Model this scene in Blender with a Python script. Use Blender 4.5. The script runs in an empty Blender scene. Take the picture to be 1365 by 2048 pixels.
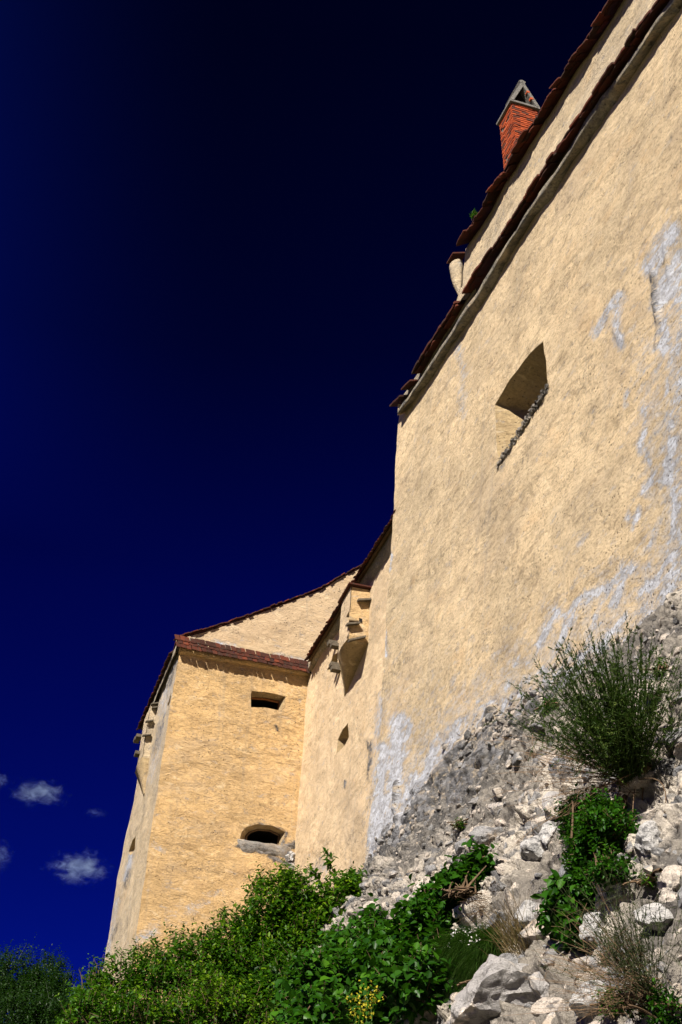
import bpy, math, random
import numpy as np
from mathutils import Vector

# ------------------------------------------------------------------ camera, sky, sun, exposure
S = bpy.context.scene
COL = S.collection
f_px, W_px, H_px = 2500.0, 1365.0, 2048.0
PITCH = math.radians(32.5)
CAM = np.array([0.0, 0.0, 1.6])
cd = bpy.data.cameras.new("camera")
cam = bpy.data.objects.new("camera", cd); COL.objects.link(cam)
cam.location = CAM; cam.rotation_euler = (math.radians(90) + PITCH, 0, 0)
cd.sensor_fit = 'VERTICAL'; cd.sensor_height = 24.0; cd.lens = f_px / H_px * 24.0
cd.clip_start = 0.05; cd.clip_end = 20000
S.camera = cam

SUN_AZ, SUN_EL = -158.0, 40.5
world = bpy.data.worlds.new("World"); S.world = world; world.use_nodes = True
nt = world.node_tree; nt.nodes.clear()
def wn(t, **k):
    n = nt.nodes.new(t)
    for a, b in k.items(): setattr(n, a, b)
    return n
sky = wn('ShaderNodeTexSky', sky_type='NISHITA', sun_disc=False)
sky.sun_elevation = math.radians(SUN_EL); sky.sun_rotation = math.radians(SUN_AZ)
sky.altitude = 3000; sky.air_density = 1.0; sky.dust_density = 0.0; sky.ozone_density = 4.0
gam = wn('ShaderNodeGamma'); gam.inputs[1].default_value = 1.25          # polarised, very deep blue sky
mul = wn('ShaderNodeMix', data_type='RGBA', blend_type='MULTIPLY'); mul.inputs[0].default_value = 1.0
mul.inputs[7].default_value = (0.009, 0.036, 0.225, 1)
bg = wn('ShaderNodeBackground'); bg.inputs[1].default_value = 0.10
wo = wn('ShaderNodeOutputWorld')
# the polarising band: darkest high up, paler towards the horizon
geo = wn('ShaderNodeNewGeometry'); sep = wn('ShaderNodeSeparateXYZ')
ramp = wn('ShaderNodeValToRGB')
ramp.color_ramp.elements[0].position = 0.22; ramp.color_ramp.elements[0].color = (0.13, 0.18, 0.47, 1)
ramp.color_ramp.elements[1].position = 0.80; ramp.color_ramp.elements[1].color = (0.16, 0.11, 0.11, 1)
e_ = ramp.color_ramp.elements.new(0.48); e_.color = (0.12, 0.14, 0.38, 1)
e_ = ramp.color_ramp.elements.new(0.64); e_.color = (0.13, 0.12, 0.18, 1)
mul2 = wn('ShaderNodeMix', data_type='RGBA', blend_type='MULTIPLY'); mul2.inputs[0].default_value = 1.0
tcw = wn('ShaderNodeTexCoord')
nt.links.new(tcw.outputs['Generated'], sep.inputs[0])
nt.links.new(sep.outputs['Z'], ramp.inputs[0])
nt.links.new(sky.outputs[0], gam.inputs[0]); nt.links.new(gam.outputs[0], mul.inputs[6])
def wm(op, a, b):
    n = wn('ShaderNodeMath', operation=op)
    for i, v in ((0, a), (1, b)):
        if isinstance(v, bpy.types.NodeSocket): nt.links.new(v, n.inputs[i])
        else: n.inputs[i].default_value = v
    return n.outputs[0]
side_ = wm('MAXIMUM', wm('SUBTRACT', wm('MULTIPLY', sep.outputs['X'], -1.0), 0.07), 0.0)
hi_ = wm('MINIMUM', wm('MAXIMUM', wm('MULTIPLY', wm('SUBTRACT', sep.outputs['Z'], 0.50), 3.2), 0.0), 1.0)
band = wm('ADD', wm('MULTIPLY', wm('MULTIPLY', wm('POWER', side_, 2.0), hi_), 95.0), 1.0)
vs_ = wn('ShaderNodeVectorMath', operation='SCALE'); nt.links.new(ramp.outputs[0], vs_.inputs[0]); nt.links.new(band, vs_.inputs['Scale'])
nt.links.new(mul.outputs[2], mul2.inputs[6]); nt.links.new(vs_.outputs[0], mul2.inputs[7])
nt.links.new(mul2.outputs[2], bg.inputs[0]); nt.links.new(bg.outputs[0], wo.inputs[0])

sd = bpy.data.lights.new("sun", 'SUN'); sun = bpy.data.objects.new("sun", sd); COL.objects.link(sun)
sd.energy = 5.0; sd.angle = math.radians(0.53); sd.color = (1.0, 0.93, 0.82)
_a, _e = math.radians(SUN_AZ), math.radians(SUN_EL)
SUNV = Vector((math.sin(_a) * math.cos(_e), math.cos(_a) * math.cos(_e), math.sin(_e)))
sun.rotation_euler = SUNV.to_track_quat('Z', 'Y').to_euler()
S.view_settings.view_transform = 'Standard'; S.view_settings.look = 'None'
S.view_settings.exposure = 1.15; S.view_settings.gamma = 1.0
S.render.film_transparent = False
S.cycles.max_bounces = 6; S.cycles.volume_bounces = 1
try: S.cycles.use_denoising = True
except Exception: pass

# ------------------------------------------------------------------ small maths
rng = np.random.default_rng(7)
F_ = np.array([0, math.cos(PITCH), math.sin(PITCH)]); U_ = np.array([0, -math.sin(PITCH), math.cos(PITCH)]); X_ = np.array([1.0, 0, 0])
Zv = np.array([0, 0, 1.0])
def ray(p): return F_ + X_ * (p[0] - 682.5) / f_px + U_ * (1024 - p[1]) / f_px
def proj(P):
    d = np.asarray(P) - CAM; z = d @ F_
    return np.stack([682.5 + f_px * (d @ X_) / z, 1024 - f_px * (d @ U_) / z], -1)
def at(px, py, y): d = ray((px, py)); return CAM + d * (y / d[1])
def az(a): a = math.radians(a); return np.array([math.sin(a), math.cos(a), 0.0])
def nrm(v): v = np.asarray(v, float); return v / np.linalg.norm(v)

def _hash(ix, iy, iz, seed):
    h = (ix.astype(np.uint32) * np.uint32(374761393) + iy.astype(np.uint32) * np.uint32(668265263)
         + iz.astype(np.uint32) * np.uint32(2147483647) + np.uint32((seed * 974711 + 12345) & 0xffffffff))
    h = (h ^ (h >> np.uint32(13))) * np.uint32(1274126177)
    h = (h ^ (h >> np.uint32(16))) * np.uint32(2246822519)
    h = h ^ (h >> np.uint32(15))
    return h.astype(np.float64) / 4294967295.0
def vnoise(p, seed=0):
    p = np.asarray(p, float); i = np.floor(p).astype(np.int64); t = p - i; t = t * t * t * (t * (t * 6 - 15) + 10)
    x, y, z = i[..., 0], i[..., 1], i[..., 2]; tx, ty, tz = t[..., 0], t[..., 1], t[..., 2]
    with np.errstate(over='ignore'):
        def c(a, b, d): return _hash(x + a, y + b, z + d, seed)
        x00 = c(0,0,0) * (1-tx) + c(1,0,0) * tx; x10 = c(0,1,0) * (1-tx) + c(1,1,0) * tx
        x01 = c(0,0,1) * (1-tx) + c(1,0,1) * tx; x11 = c(0,1,1) * (1-tx) + c(1,1,1) * tx
    return (x00 * (1-ty) + x10 * ty) * (1-tz) + (x01 * (1-ty) + x11 * ty) * tz * 1.0
def fbm(p, seed=0, oct=4, gain=0.5):
    s, a, tot = 0.0, 1.0, 0.0; p = np.asarray(p, float)
    for k in range(oct):
        s = s + a * (vnoise(p, seed + k) * 2 - 1); tot += a; a *= gain; p = p * 2.03 + 17.3
    return s / tot
def ridge(p, seed=0, oct=3):
    s, a, tot = 0.0, 1.0, 0.0; p = np.asarray(p, float)
    for k in range(oct):
        s = s + a * (1 - np.abs(vnoise(p, seed + k) * 2 - 1) * 2); tot += a; a *= 0.5; p = p * 2.1 + 5.1
    return s / tot

# ------------------------------------------------------------------ mesh helpers
class MB:
    """collects vertices, faces and per-vertex / per-face attributes for one mesh"""
    def __init__(s): s.v = []; s.f = []; s.n = 0; s.r = []
    def add(s, verts, faces, r=None):
        verts = np.asarray(verts, float).reshape(-1, 3); s.v.append(verts)
        for fc in faces: s.f.append([i + s.n for i in fc]); s.r.append(0.5 if r is None else r)
        s.n += len(verts)
    def box(s, o, ax, ay, az_, r=None):
        o, ax, ay, az_ = map(lambda q: np.asarray(q, float), (o, ax, ay, az_))
        vs = [o + i * ax + j * ay + k * az_ for k in (0, 1) for j in (0, 1) for i in (0, 1)]
        fs = [(0, 2, 3, 1), (4, 5, 7, 6), (0, 1, 5, 4), (2, 6, 7, 3), (0, 4, 6, 2), (1, 3, 7, 5)]
        if np.dot(np.cross(ax, ay), az_) < 0: fs = [q[::-1] for q in fs]
        s.add(vs, fs, r)
    def tube(s, pts, rad, sides=4, r=None):
        pts = np.asarray(pts, float); m = len(pts); rad = np.broadcast_to(rad, (m,))
        tg = np.gradient(pts, axis=0); tg /= np.linalg.norm(tg, axis=1)[:, None] + 1e-9
        a = np.cross(tg, np.where(np.abs(tg[:, 2:3]) > 0.9, [[1.0, 0, 0]], [[0, 0, 1.0]])); a /= np.linalg.norm(a, axis=1)[:, None] + 1e-9
        b = np.cross(tg, a); ang = np.arange(sides) * 2 * math.pi / sides
        vs = pts[:, None] + rad[:, None, None] * (np.cos(ang)[None, :, None] * a[:, None] + np.sin(ang)[None, :, None] * b[:, None])
        fs = [(i * sides + j, i * sides + (j + 1) % sides, (i + 1) * sides + (j + 1) % sides, (i + 1) * sides + j) for i in range(m - 1) for j in range(sides)]
        fs.append(tuple(range((m - 1) * sides, m * sides)))
        s.add(vs, fs, r)
    def build(s, name, mat, parent=None, smooth=False, vattr=None, rnd=True):
        V = np.concatenate(s.v) if s.v else np.zeros((0, 3))
        me = bpy.data.meshes.new(name); me.from_pydata(V.tolist(), [], s.f); me.update()
        if rnd:
            a = me.attributes.new('rnd', 'FLOAT', 'FACE'); a.data.foreach_set('value', np.array(s.r, np.float32))
        return link(name, me, mat, parent, smooth)
def link(name, me, mat, parent=None, smooth=False):
    if mat: me.materials.append(mat)
    if smooth: me.polygons.foreach_set('use_smooth', [True] * len(me.polygons))
    o = bpy.data.objects.new(name, me); COL.objects.link(o)
    if parent is not None:
        o.parent = parent
        L = parent
        off = Vector((0, 0, 0))
        while L is not None: off += L.location; L = L.parent
        o.location = -off
    return o
def np_mesh(name, V, Fq, mat, parent=None, smooth=True, attrs=None, fattr=None):
    """fast mesh from arrays (all faces with the same corner count)"""
    V = np.asarray(V, np.float32); Fq = np.asarray(Fq, np.int32); k = Fq.shape[1]
    me = bpy.data.meshes.new(name)
    me.vertices.add(len(V)); me.vertices.foreach_set('co', V.ravel())
    me.loops.add(Fq.size); me.loops.foreach_set('vertex_index', Fq.ravel())
    me.polygons.add(len(Fq)); me.polygons.foreach_set('loop_start', np.arange(len(Fq), dtype=np.int32) * k)
    me.update(calc_edges=True); me.validate()
    for nm, arr in (attrs or {}).items():
        arr = np.asarray(arr, np.float32)
        if arr.ndim == 2: a = me.attributes.new(nm, 'FLOAT_VECTOR', 'POINT'); a.data.foreach_set('vector', arr.ravel())
        else: a = me.attributes.new(nm, 'FLOAT', 'POINT'); a.data.foreach_set('value', arr)
    for nm, arr in (fattr or {}).items():
        a = me.attributes.new(nm, 'FLOAT', 'FACE'); a.data.foreach_set('value', np.asarray(arr, np.float32))
    return link(name, me, mat, parent, smooth)
def thing(name, label, cat, loc, group=None, kind=None):
    o = bpy.data.objects.new(name, None); COL.objects.link(o); o.location = Vector([float(q) for q in loc]); o.empty_display_size = 0.2
    return tag(o, label, cat, group, kind)
def tag(o, label, cat, group=None, kind=None):
    o['label'] = label; o['category'] = cat
    if group: o['group'] = group
    if kind: o['kind'] = kind
    return o

# ------------------------------------------------------------------ materials
class NT:
    def __init__(s, name):
        s.m = bpy.data.materials.new(name); s.m.use_nodes = True; s.t = s.m.node_tree; s.t.nodes.clear()
    def n(s, t, ins=None, **k):
        nd = s.t.nodes.new(t)
        for a, b in k.items(): setattr(nd, a, b)
        for a, b in (ins or {}).items():
            if hasattr(b, 'is_output') or isinstance(b, bpy.types.NodeSocket): s.t.links.new(b, nd.inputs[a])
            else: nd.inputs[a].default_value = b
        return nd
    def attr(s, nm): return s.n('ShaderNodeAttribute', attribute_name=nm)
    def noise(s, vec, scale, detail=6, rough=0.55, dist=0.0):
        return s.n('ShaderNodeTexNoise', {'Vector': vec, 'Scale': scale, 'Detail': detail, 'Roughness': rough, 'Distortion': dist}).outputs['Fac']
    def mapr(s, v, a, b, c=0.0, d=1.0, smooth=True):
        return s.n('ShaderNodeMapRange', {0: v, 1: a, 2: b, 3: c, 4: d}, interpolation_type='SMOOTHSTEP' if smooth else 'LINEAR').outputs[0]
    def mix(s, fac, a, b, mode='MIX'):
        nd = s.n('ShaderNodeMix', data_type='RGBA', blend_type=mode)
        for i, v in ((0, fac), (6, a), (7, b)):
            if isinstance(v, bpy.types.NodeSocket): s.t.links.new(v, nd.inputs[i])
            else: nd.inputs[i].default_value = v if i == 0 else (v[0], v[1], v[2], 1)
        return nd.outputs[2]
    def math(s, op, a, b=0.0, c=0.0):
        nd = s.n('ShaderNodeMath', operation=op)
        for i, v in ((0, a), (1, b), (2, c)):
            if isinstance(v, bpy.types.NodeSocket): s.t.links.new(v, nd.inputs[i])
            else: nd.inputs[i].default_value = v
        return nd.outputs[0]
    def bump(s, h, dist, strength=1.0, normal=None):
        ins = {'Height': h, 'Distance': dist, 'Strength': strength}
        if normal is not None: ins['Normal'] = normal
        return s.n('ShaderNodeBump', ins).outputs[0]
    def out(s, col, rough=0.9, normal=None, spec=0.2):
        b = s.n('ShaderNodeBsdfPrincipled', {'Base Color': col if isinstance(col, bpy.types.NodeSocket) else (*col, 1), 'Roughness': rough, 'Specular IOR Level': spec})
        if normal is not None: s.t.links.new(normal, b.inputs['Normal'])
        o = s.n('ShaderNodeOutputMaterial'); s.t.links.new(b.outputs[0], o.inputs[0])
        return s.m
def scaled(t, vec, sx, sy, sz):
    return t.n('ShaderNodeVectorMath', {0: vec, 1: (sx, sy, sz)}, operation='MULTIPLY').outputs[0]

def plaster(name, c1, c2, dirtc, dirt=0.45, lumps=1.0, grain=1.0, cracks=0.3, limec=(0.66, 0.70, 0.79)):
    t = NT(name); wc = t.attr('wc').outputs['Vector']
    st = scaled(t, wc, 0.75, 1.0, 1.5)
    big = t.noise(wc, 0.28, 5, 0.6, 0.4)
    col = t.mix(t.mapr(big, 0.35, 0.68), c1, c2)
    mid = t.noise(st, 1.3, 12, 0.78, 0.1)
    col = t.mix(t.math('MULTIPLY', t.mapr(mid, 0.49, 0.66), dirt * .85), col, dirtc)
    fine = t.noise(st, 15, 7, 0.80)
    col = t.mix(t.math('MULTIPLY', t.mapr(fine, 0.49, 0.62), dirt * 1.25), col, dirtc)
    spk = t.math('MULTIPLY', t.mapr(t.noise(st, 20, 6, 0.76), 0.53, 0.62), t.mapr(t.noise(st, 1.5, 7, .66), 0.50, 0.60))
    col = t.mix(t.math('MULTIPLY', spk, 0.85), col, (0.13, 0.097, 0.062))
    gr = t.noise(st, 5.2, 10, 0.82, 0.0)
    col = t.mix(t.math('MULTIPLY', t.mapr(gr, 0.50, 0.64), dirt * 0.85), col, dirtc)
    pale = t.noise(st, 2.2, 7, 0.6, 0.8)
    col = t.mix(t.math('MULTIPLY', t.mapr(pale, 0.56, 0.68), 0.42), col, (0.82, 0.66, 0.44))
    orr = t.noise(st, 0.8, 7, 0.62, .4)
    col = t.mix(t.math('MULTIPLY', t.mapr(orr, 0.56, 0.70), 0.28), col, (0.64, 0.41, 0.20))
    blot = t.noise(st, 0.42, 9, 0.70, 0.2)
    col = t.mix(t.math('MULTIPLY', t.mapr(blot, 0.50, 0.64), 0.42), col, (0.43, 0.335, 0.235))
    # scattered grey-green damp smudges
    sm = t.noise(st, 0.9, 12, 0.78, 0.1); sm2 = t.noise(wc, 7, 6, 0.75)
    smf = t.math('MULTIPLY', t.mapr(sm, 0.52, 0.66), t.mapr(sm2, 0.46, 0.62))
    col = t.mix(t.math('MULTIPLY', smf, 0.85), col, (0.14, 0.122, 0.095))
    # exposed lime wash and bare cement from the painted stains
    n1 = t.noise(st, 3.0, 9, 0.68, 0.4); n2 = t.noise(wc, 11, 6, 0.7)
    lm = t.math('ADD', t.attr('lime').outputs['Fac'], t.math('MULTIPLY', t.math('SUBTRACT', n1, 0.5), 2.3))
    lm = t.math('ADD', lm, t.math('MULTIPLY', t.math('SUBTRACT', n2, 0.5), 0.7))
    lf = t.math('MAXIMUM', t.mapr(lm, 0.40, 0.72), t.math('MULTIPLY', t.mapr(lm, 0.12, 0.55), 0.42))
    lcol = t.mix(t.mapr(t.noise(st, 4, 8, 0.7), 0.38, 0.62), limec, (0.40, 0.415, 0.46))
    lcol = t.mix(t.math('MULTIPLY', t.mapr(t.noise(wc, 17, 6, .76), 0.50, 0.62), 0.75), lcol, (0.17, 0.165, 0.16))
    col = t.mix(t.math('MULTIPLY', lf, 0.9), col, lcol)
    gm = t.math('ADD', t.attr('grey').outputs['Fac'], t.math('MULTIPLY', t.math('SUBTRACT', n1, 0.5), 1.7))
    gm = t.math('ADD', gm, t.math('MULTIPLY', t.math('SUBTRACT', n2, 0.5), 0.9))
    gf = t.math('MAXIMUM', t.mapr(gm, 0.40, 0.70), t.math('MULTIPLY', t.mapr(gm, 0.15, 0.55), 0.35))
    gcol = t.mix(t.mapr(t.noise(st, 3.3, 9, 0.72, 1.0), 0.38, 0.62), (0.042, 0.041, 0.040), (0.24, 0.235, 0.24))
    col = t.mix(t.math('MULTIPLY', gf, 0.93), col, gcol)
    # hairline cracks and a few rain streaks
    wv = t.n('ShaderNodeVectorMath', {0: st, 1: t.n('ShaderNodeTexNoise', {'Vector': wc, 'Scale': 1.7, 'Detail': 6}).outputs['Color']}, operation='ADD').outputs[0]
    ce = t.n('ShaderNodeTexVoronoi', {'Vector': wv, 'Scale': 0.55}, feature='DISTANCE_TO_EDGE').outputs['Distance']
    crk = t.math('MULTIPLY', t.mapr(ce, 0.012, 0.003), t.mapr(t.noise(wc, 0.7, 3), 0.57, 0.66))
    col = t.mix(t.math('MULTIPLY', crk, 0.6 * cracks), col, (0.10, 0.075, 0.05))
    rs = t.noise(scaled(t, wc, 2.6, 1.0, 0.10), 1.6, 5, 0.6)
    col = t.mix(t.math('MULTIPLY', t.mapr(rs, 0.56, 0.72), 0.22), col, (0.33, 0.30, 0.26))
    # pits
    vo = t.n('ShaderNodeTexVoronoi', {'Vector': wc, 'Scale': 8.0, 'Randomness': 1.0}).outputs['Distance']
    pit = t.math('MULTIPLY', t.mapr(vo, 0.20, 0.07), t.mapr(t.noise(wc, 1.1, 6, .7), 0.46, 0.56))
    col = t.mix(t.math('MULTIPLY', pit, 0.85), col, (0.07, 0.054, 0.036))
    # relief: trowelled lumps, torn plaster edges, sandy grain
    h1 = t.noise(st, 1.3, 6, 0.62, 0.5)
    te = t.noise(st, 2.1, 9, 0.66, 0.3); te2 = t.noise(scaled(t, wc, 0.8, 1.0, 2.2), 4.6, 7, 0.64, 0.4)
    ter = t.math('ADD', t.mapr(te, 0.475, 0.50), t.mapr(te, 0.57, 0.59))
    ter = t.math('ADD', ter, t.math('MULTIPLY', t.mapr(te2, 0.55, 0.58), 0.5))
    ter = t.math('MULTIPLY', ter, t.mapr(t.noise(wc, .55, 5, .6), 0.44, 0.62, 0.10, 1.0))
    h3 = t.noise(wc, 19, 6, 0.72); h4 = t.noise(wc, 60, 4, 0.7)
    N = t.bump(t.noise(st, 0.8, 4, 0.5), 0.30 * lumps)
    N = t.bump(h1, 0.26 * lumps, 1.0, N)
    N = t.bump(t.math('MULTIPLY', t.math('MAXIMUM', lf, gf), -1.0), 0.035, 1.0, N)
    N = t.bump(t.noise(st, 5.5, 8, 0.72), 0.050 * lumps, 1.0, N)
    N = t.bump(ter, 0.022 * lumps, 1.0, N)
    N = t.bump(t.math('ADD', t.math('MULTIPLY', h3, 0.6), t.math('MULTIPLY', h4, 0.4)), 0.075 * grain, 1.0, N)
    N = t.bump(t.math('SUBTRACT', 0.0, t.math('ADD', pit, t.math('MULTIPLY', crk, cracks))), 0.03, 1.0, N)
    return t.out(col, 0.95, N, 0.1)

M = {}
M['plaster_main'] = plaster('plaster_main', (0.75, 0.58, 0.365), (0.60, 0.475, 0.31), (0.24, 0.178, 0.11), 0.56)
M['plaster_far'] = plaster('plaster_far', (0.74, 0.565, 0.36), (0.66, 0.51, 0.335), (0.40, 0.29, 0.18), 0.40, 0.75)
M['plaster_tower'] = plaster('plaster_tower', (0.69, 0.465, 0.225), (0.61, 0.42, 0.215), (0.32, 0.22, 0.125), 0.46, 1.2)
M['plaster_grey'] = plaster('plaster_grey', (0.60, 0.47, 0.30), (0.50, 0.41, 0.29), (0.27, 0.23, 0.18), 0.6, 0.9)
M['plaster_pale'] = plaster('plaster_pale', (0.60, 0.445, 0.28), (0.55, 0.41, 0.27), (0.38, 0.28, 0.18), 0.3, 0.35)
M['cornice'] = plaster('cornice_stucco', (0.36, 0.315, 0.23), (0.27, 0.24, 0.18), (0.12, 0.108, 0.09), 0.7, 0.5)
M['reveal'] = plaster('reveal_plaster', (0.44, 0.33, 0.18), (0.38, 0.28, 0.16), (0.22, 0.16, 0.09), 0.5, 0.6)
M['cement'] = plaster('grey_cement', (0.30, 0.29, 0.28), (0.22, 0.215, 0.21), (0.12, 0.115, 0.11), 0.6, 0.9)

def tile_mat():
    t = NT('roof_tile'); r = t.attr('rnd').outputs['Fac']; pos = t.n('ShaderNodeNewGeometry').outputs['Position']
    cr = t.n('ShaderNodeValToRGB', {0: r})
    els = cr.color_ramp.elements; els[0].color = (0.026, 0.011, 0.008, 1); els[1].color = (0.15, 0.034, 0.015, 1)
    e = els.new(0.45); e.color = (0.048, 0.014, 0.009, 1); e = els.new(0.75); e.color = (0.085, 0.021, 0.011, 1)
    n = t.noise(pos, 9, 7, 0.7)
    c = t.mix(t.math('MULTIPLY', t.mapr(n, 0.48, 0.66), 0.85), cr.outputs[0], (0.035, 0.028, 0.020))
    c = t.mix(t.math('MULTIPLY', t.mapr(t.noise(pos, 23, 5, 0.7), 0.60, 0.72), 0.5), c, (0.17, 0.15, 0.10))
    return t.out(c, 0.85, t.bump(t.noise(pos, 45, 5, 0.7), 0.012), 0.15)
M['tile'] = tile_mat()
def brick_mat():
    t = NT('chimney_brick'); r = t.attr('rnd').outputs['Fac']; pos = t.n('ShaderNodeNewGeometry').outputs['Position']
    cr = t.n('ShaderNodeValToRGB', {0: r}); els = cr.color_ramp.elements
    els[0].color = (0.10, 0.045, 0.035, 1); els[1].color = (0.44, 0.092, 0.034, 1)
    e = els.new(0.18); e.color = (0.20, 0.044, 0.021, 1); e = els.new(0.6); e.color = (0.33, 0.066, 0.024, 1)
    c = t.mix(t.math('MULTIPLY', t.mapr(t.noise(pos, 14, 6, 0.7), 0.56, 0.7), 0.7), cr.outputs[0], (0.13, 0.05, 0.035))
    c = t.mix(t.math('MULTIPLY', t.mapr(t.noise(pos, 30, 5, 0.7), 0.62, 0.72), 0.5), c, (0.42, 0.38, 0.33))
    return t.out(c, 0.9, t.bump(t.noise(pos, 60, 5, 0.7), 0.012), 0.1)
M['brick'] = brick_mat()
def rocky(name, pale, grey, dark, warm, s=1.0, bump=1.0, greyamt=0.5):
    t = NT(name); pos = t.n('ShaderNodeNewGeometry').outputs['Position']; oi = t.n('ShaderNodeObjectInfo').outputs['Random']
    r = t.attr('rnd').outputs['Fac']
    rr = t.math('FRACT', t.math('ADD', r, oi))
    n1 = t.noise(pos, 2.6 * s, 9, 0.66, 0.5)
    c = t.mix(t.mapr(t.math('ADD', n1, t.math('MULTIPLY', t.math('SUBTRACT', rr, 0.5), 0.55)), 0.50 - 0.14 * (greyamt - .5), 0.60), pale, grey)
    c = t.mix(t.math('MULTIPLY', t.mapr(t.noise(pos, 1.7 * s, 6, 0.6), 0.55, 0.68), 0.55), c, warm)
    c = t.mix(t.math('MULTIPLY', t.mapr(t.noise(pos, 8 * s, 8, 0.74), 0.49, 0.62), 0.85), c, dark)
    c = t.mix(t.math('MULTIPLY', t.mapr(t.noise(pos, 19 * s, 6, 0.75), 0.56, 0.7), 0.6), c, (0.68, 0.66, 0.62))
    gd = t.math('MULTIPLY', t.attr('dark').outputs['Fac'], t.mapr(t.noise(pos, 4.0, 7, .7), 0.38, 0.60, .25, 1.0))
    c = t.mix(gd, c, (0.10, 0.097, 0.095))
    v = t.n('ShaderNodeTexVoronoi', {'Vector': pos, 'Scale': 5.0 * s}, feature='DISTANCE_TO_EDGE').outputs['Distance']
    N = t.bump(t.noise(pos, 7 * s, 8, 0.72, 0.4), 0.13 * bump)
    N = t.bump(t.mapr(v, 0.0, 0.06), 0.010 * bump, 1.0, N)
    N = t.bump(t.noise(pos, 42 * s, 6, 0.72), 0.016 * bump, 1.0, N)
    return t.out(c, 0.93, N, 0.12)
M['stone'] = rocky('limestone', (0.60, 0.52, 0.44), (0.30, 0.295, 0.295), (0.13, 0.125, 0.125), (0.50, 0.36, 0.22))
M['stone_grey'] = rocky('grey_limestone', (0.56, 0.545, 0.53), (0.25, 0.25, 0.262), (0.075, 0.075, 0.08), (0.40, 0.32, 0.22), 1.0, 1.1, 0.8)
M['stone_pale'] = rocky('pale_limestone', (0.68, 0.60, 0.52), (0.42, 0.40, 0.39), (0.20, 0.19, 0.18), (0.55, 0.40, 0.24), 1.0, 1.0, 0.2)
def mortar_mat():
    t = NT('rubble_mortar'); pos = t.n('ShaderNodeNewGeometry').outputs['Position']
    n1 = t.noise(pos, 0.9, 9, 0.68, 0.6)
    c = t.mix(t.mapr(n1, 0.40, 0.62), (0.33, 0.295, 0.25), (0.15, 0.138, 0.126))
    bd = t.math('MULTIPLY', t.mapr(t.attr('bed').outputs['Fac'], .3, .8), .9)
    ce_ = t.math('ADD', t.attr('cell').outputs['Fac'], t.math('MULTIPLY', t.math('SUBTRACT', t.noise(pos, 3.5, 8, .7), .5), .7))
    c = t.mix(bd, c, t.mix(t.mapr(ce_, .36, .60), (0.17, 0.168, 0.172), (0.64, 0.57, 0.48)))
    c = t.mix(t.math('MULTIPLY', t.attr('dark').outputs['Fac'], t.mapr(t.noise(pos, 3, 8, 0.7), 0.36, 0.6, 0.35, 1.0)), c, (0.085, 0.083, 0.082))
    c = t.mix(t.math('MULTIPLY', t.mapr(t.noise(pos, 5, 9, 0.72), 0.55, 0.66), 0.8), c, (0.56, 0.50, 0.43))
    c = t.mix(t.math('MULTIPLY', t.mapr(t.noise(pos, 14, 8, 0.75), 0.54, 0.66), 0.75), c, (0.12, 0.108, 0.094))
    c = t.mix(t.math('MULTIPLY', t.mapr(t.noise(pos, 33, 6, 0.75), 0.58, 0.7), 0.6), c, (0.64, 0.60, 0.54))
    v = t.n('ShaderNodeTexVoronoi', {'Vector': pos, 'Scale': 13.0}).outputs['Distance']
    N = t.bump(t.noise(pos, 5, 9, 0.74, 0.5), 0.20)
    N = t.bump(t.mapr(v, 0.1, 0.6, 1.0, 0.0), 0.03, 1.0, N)
    N = t.bump(t.noise(pos, 40, 6, 0.75), 0.022, 1.0, N)
    return t.out(c, 0.95, N, 0.1)
M['mortar'] = mortar_mat()
def ground_mat():
    t = NT('grassy_ground'); pos = t.n('ShaderNodeNewGeometry').outputs['Position']
    c = t.mix(t.mapr(t.noise(pos, 0.4, 8, 0.7), 0.4, 0.6), (0.065, 0.075, 0.025), (0.17, 0.145, 0.09))
    return t.out(c, 0.95, t.bump(t.noise(pos, 3, 8, 0.7), 0.15), 0.1)
M['ground'] = ground_mat()
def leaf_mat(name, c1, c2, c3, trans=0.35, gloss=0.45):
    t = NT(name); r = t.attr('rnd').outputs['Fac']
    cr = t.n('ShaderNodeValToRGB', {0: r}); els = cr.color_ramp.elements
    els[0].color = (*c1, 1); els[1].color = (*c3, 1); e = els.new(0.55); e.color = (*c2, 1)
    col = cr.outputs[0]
    b = t.n('ShaderNodeBsdfPrincipled', {'Base Color': col, 'Roughness': gloss, 'Specular IOR Level': 0.14})
    tr = t.n('ShaderNodeBsdfTranslucent', {'Color': t.mix(0.5, col, (0.05, 0.17, 0.004))})
    mx = t.n('ShaderNodeMixShader', {0: trans}); t.t.links.new(b.outputs[0], mx.inputs[1]); t.t.links.new(tr.outputs[0], mx.inputs[2])
    o = t.n('ShaderNodeOutputMaterial'); t.t.links.new(mx.outputs[0], o.inputs[0]); return t.m
M['leaf'] = leaf_mat('shrub_leaf', (0.006, 0.026, 0.002), (0.030, 0.090, 0.003), (0.125, 0.205, 0.004))
M['leaf_dark'] = leaf_mat('tree_leaf', (0.004, 0.014, 0.003), (0.009, 0.026, 0.004), (0.020, 0.045, 0.006), 0.2)
M['leaf_broad'] = leaf_mat('broad_leaf', (0.006, 0.030, 0.002), (0.018, 0.070, 0.004), (0.046, 0.130, 0.006), 0.3, 0.4)
M['leaf_broom'] = leaf_mat('broom_leaf', (0.014, 0.032, 0.006), (0.034, 0.058, 0.010), (0.075, 0.098, 0.018), 0.2, 0.6)
M['leaf_grey'] = leaf_mat('grey_leaf', (0.026, 0.038, 0.014), (0.048, 0.060, 0.024), (0.085, 0.09, 0.042), 0.2, 0.7)
M['grass'] = leaf_mat('grass_blade', (0.010, 0.030, 0.003), (0.022, 0.050, 0.005), (0.055, 0.080, 0.012), 0.25, 0.6)
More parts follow.
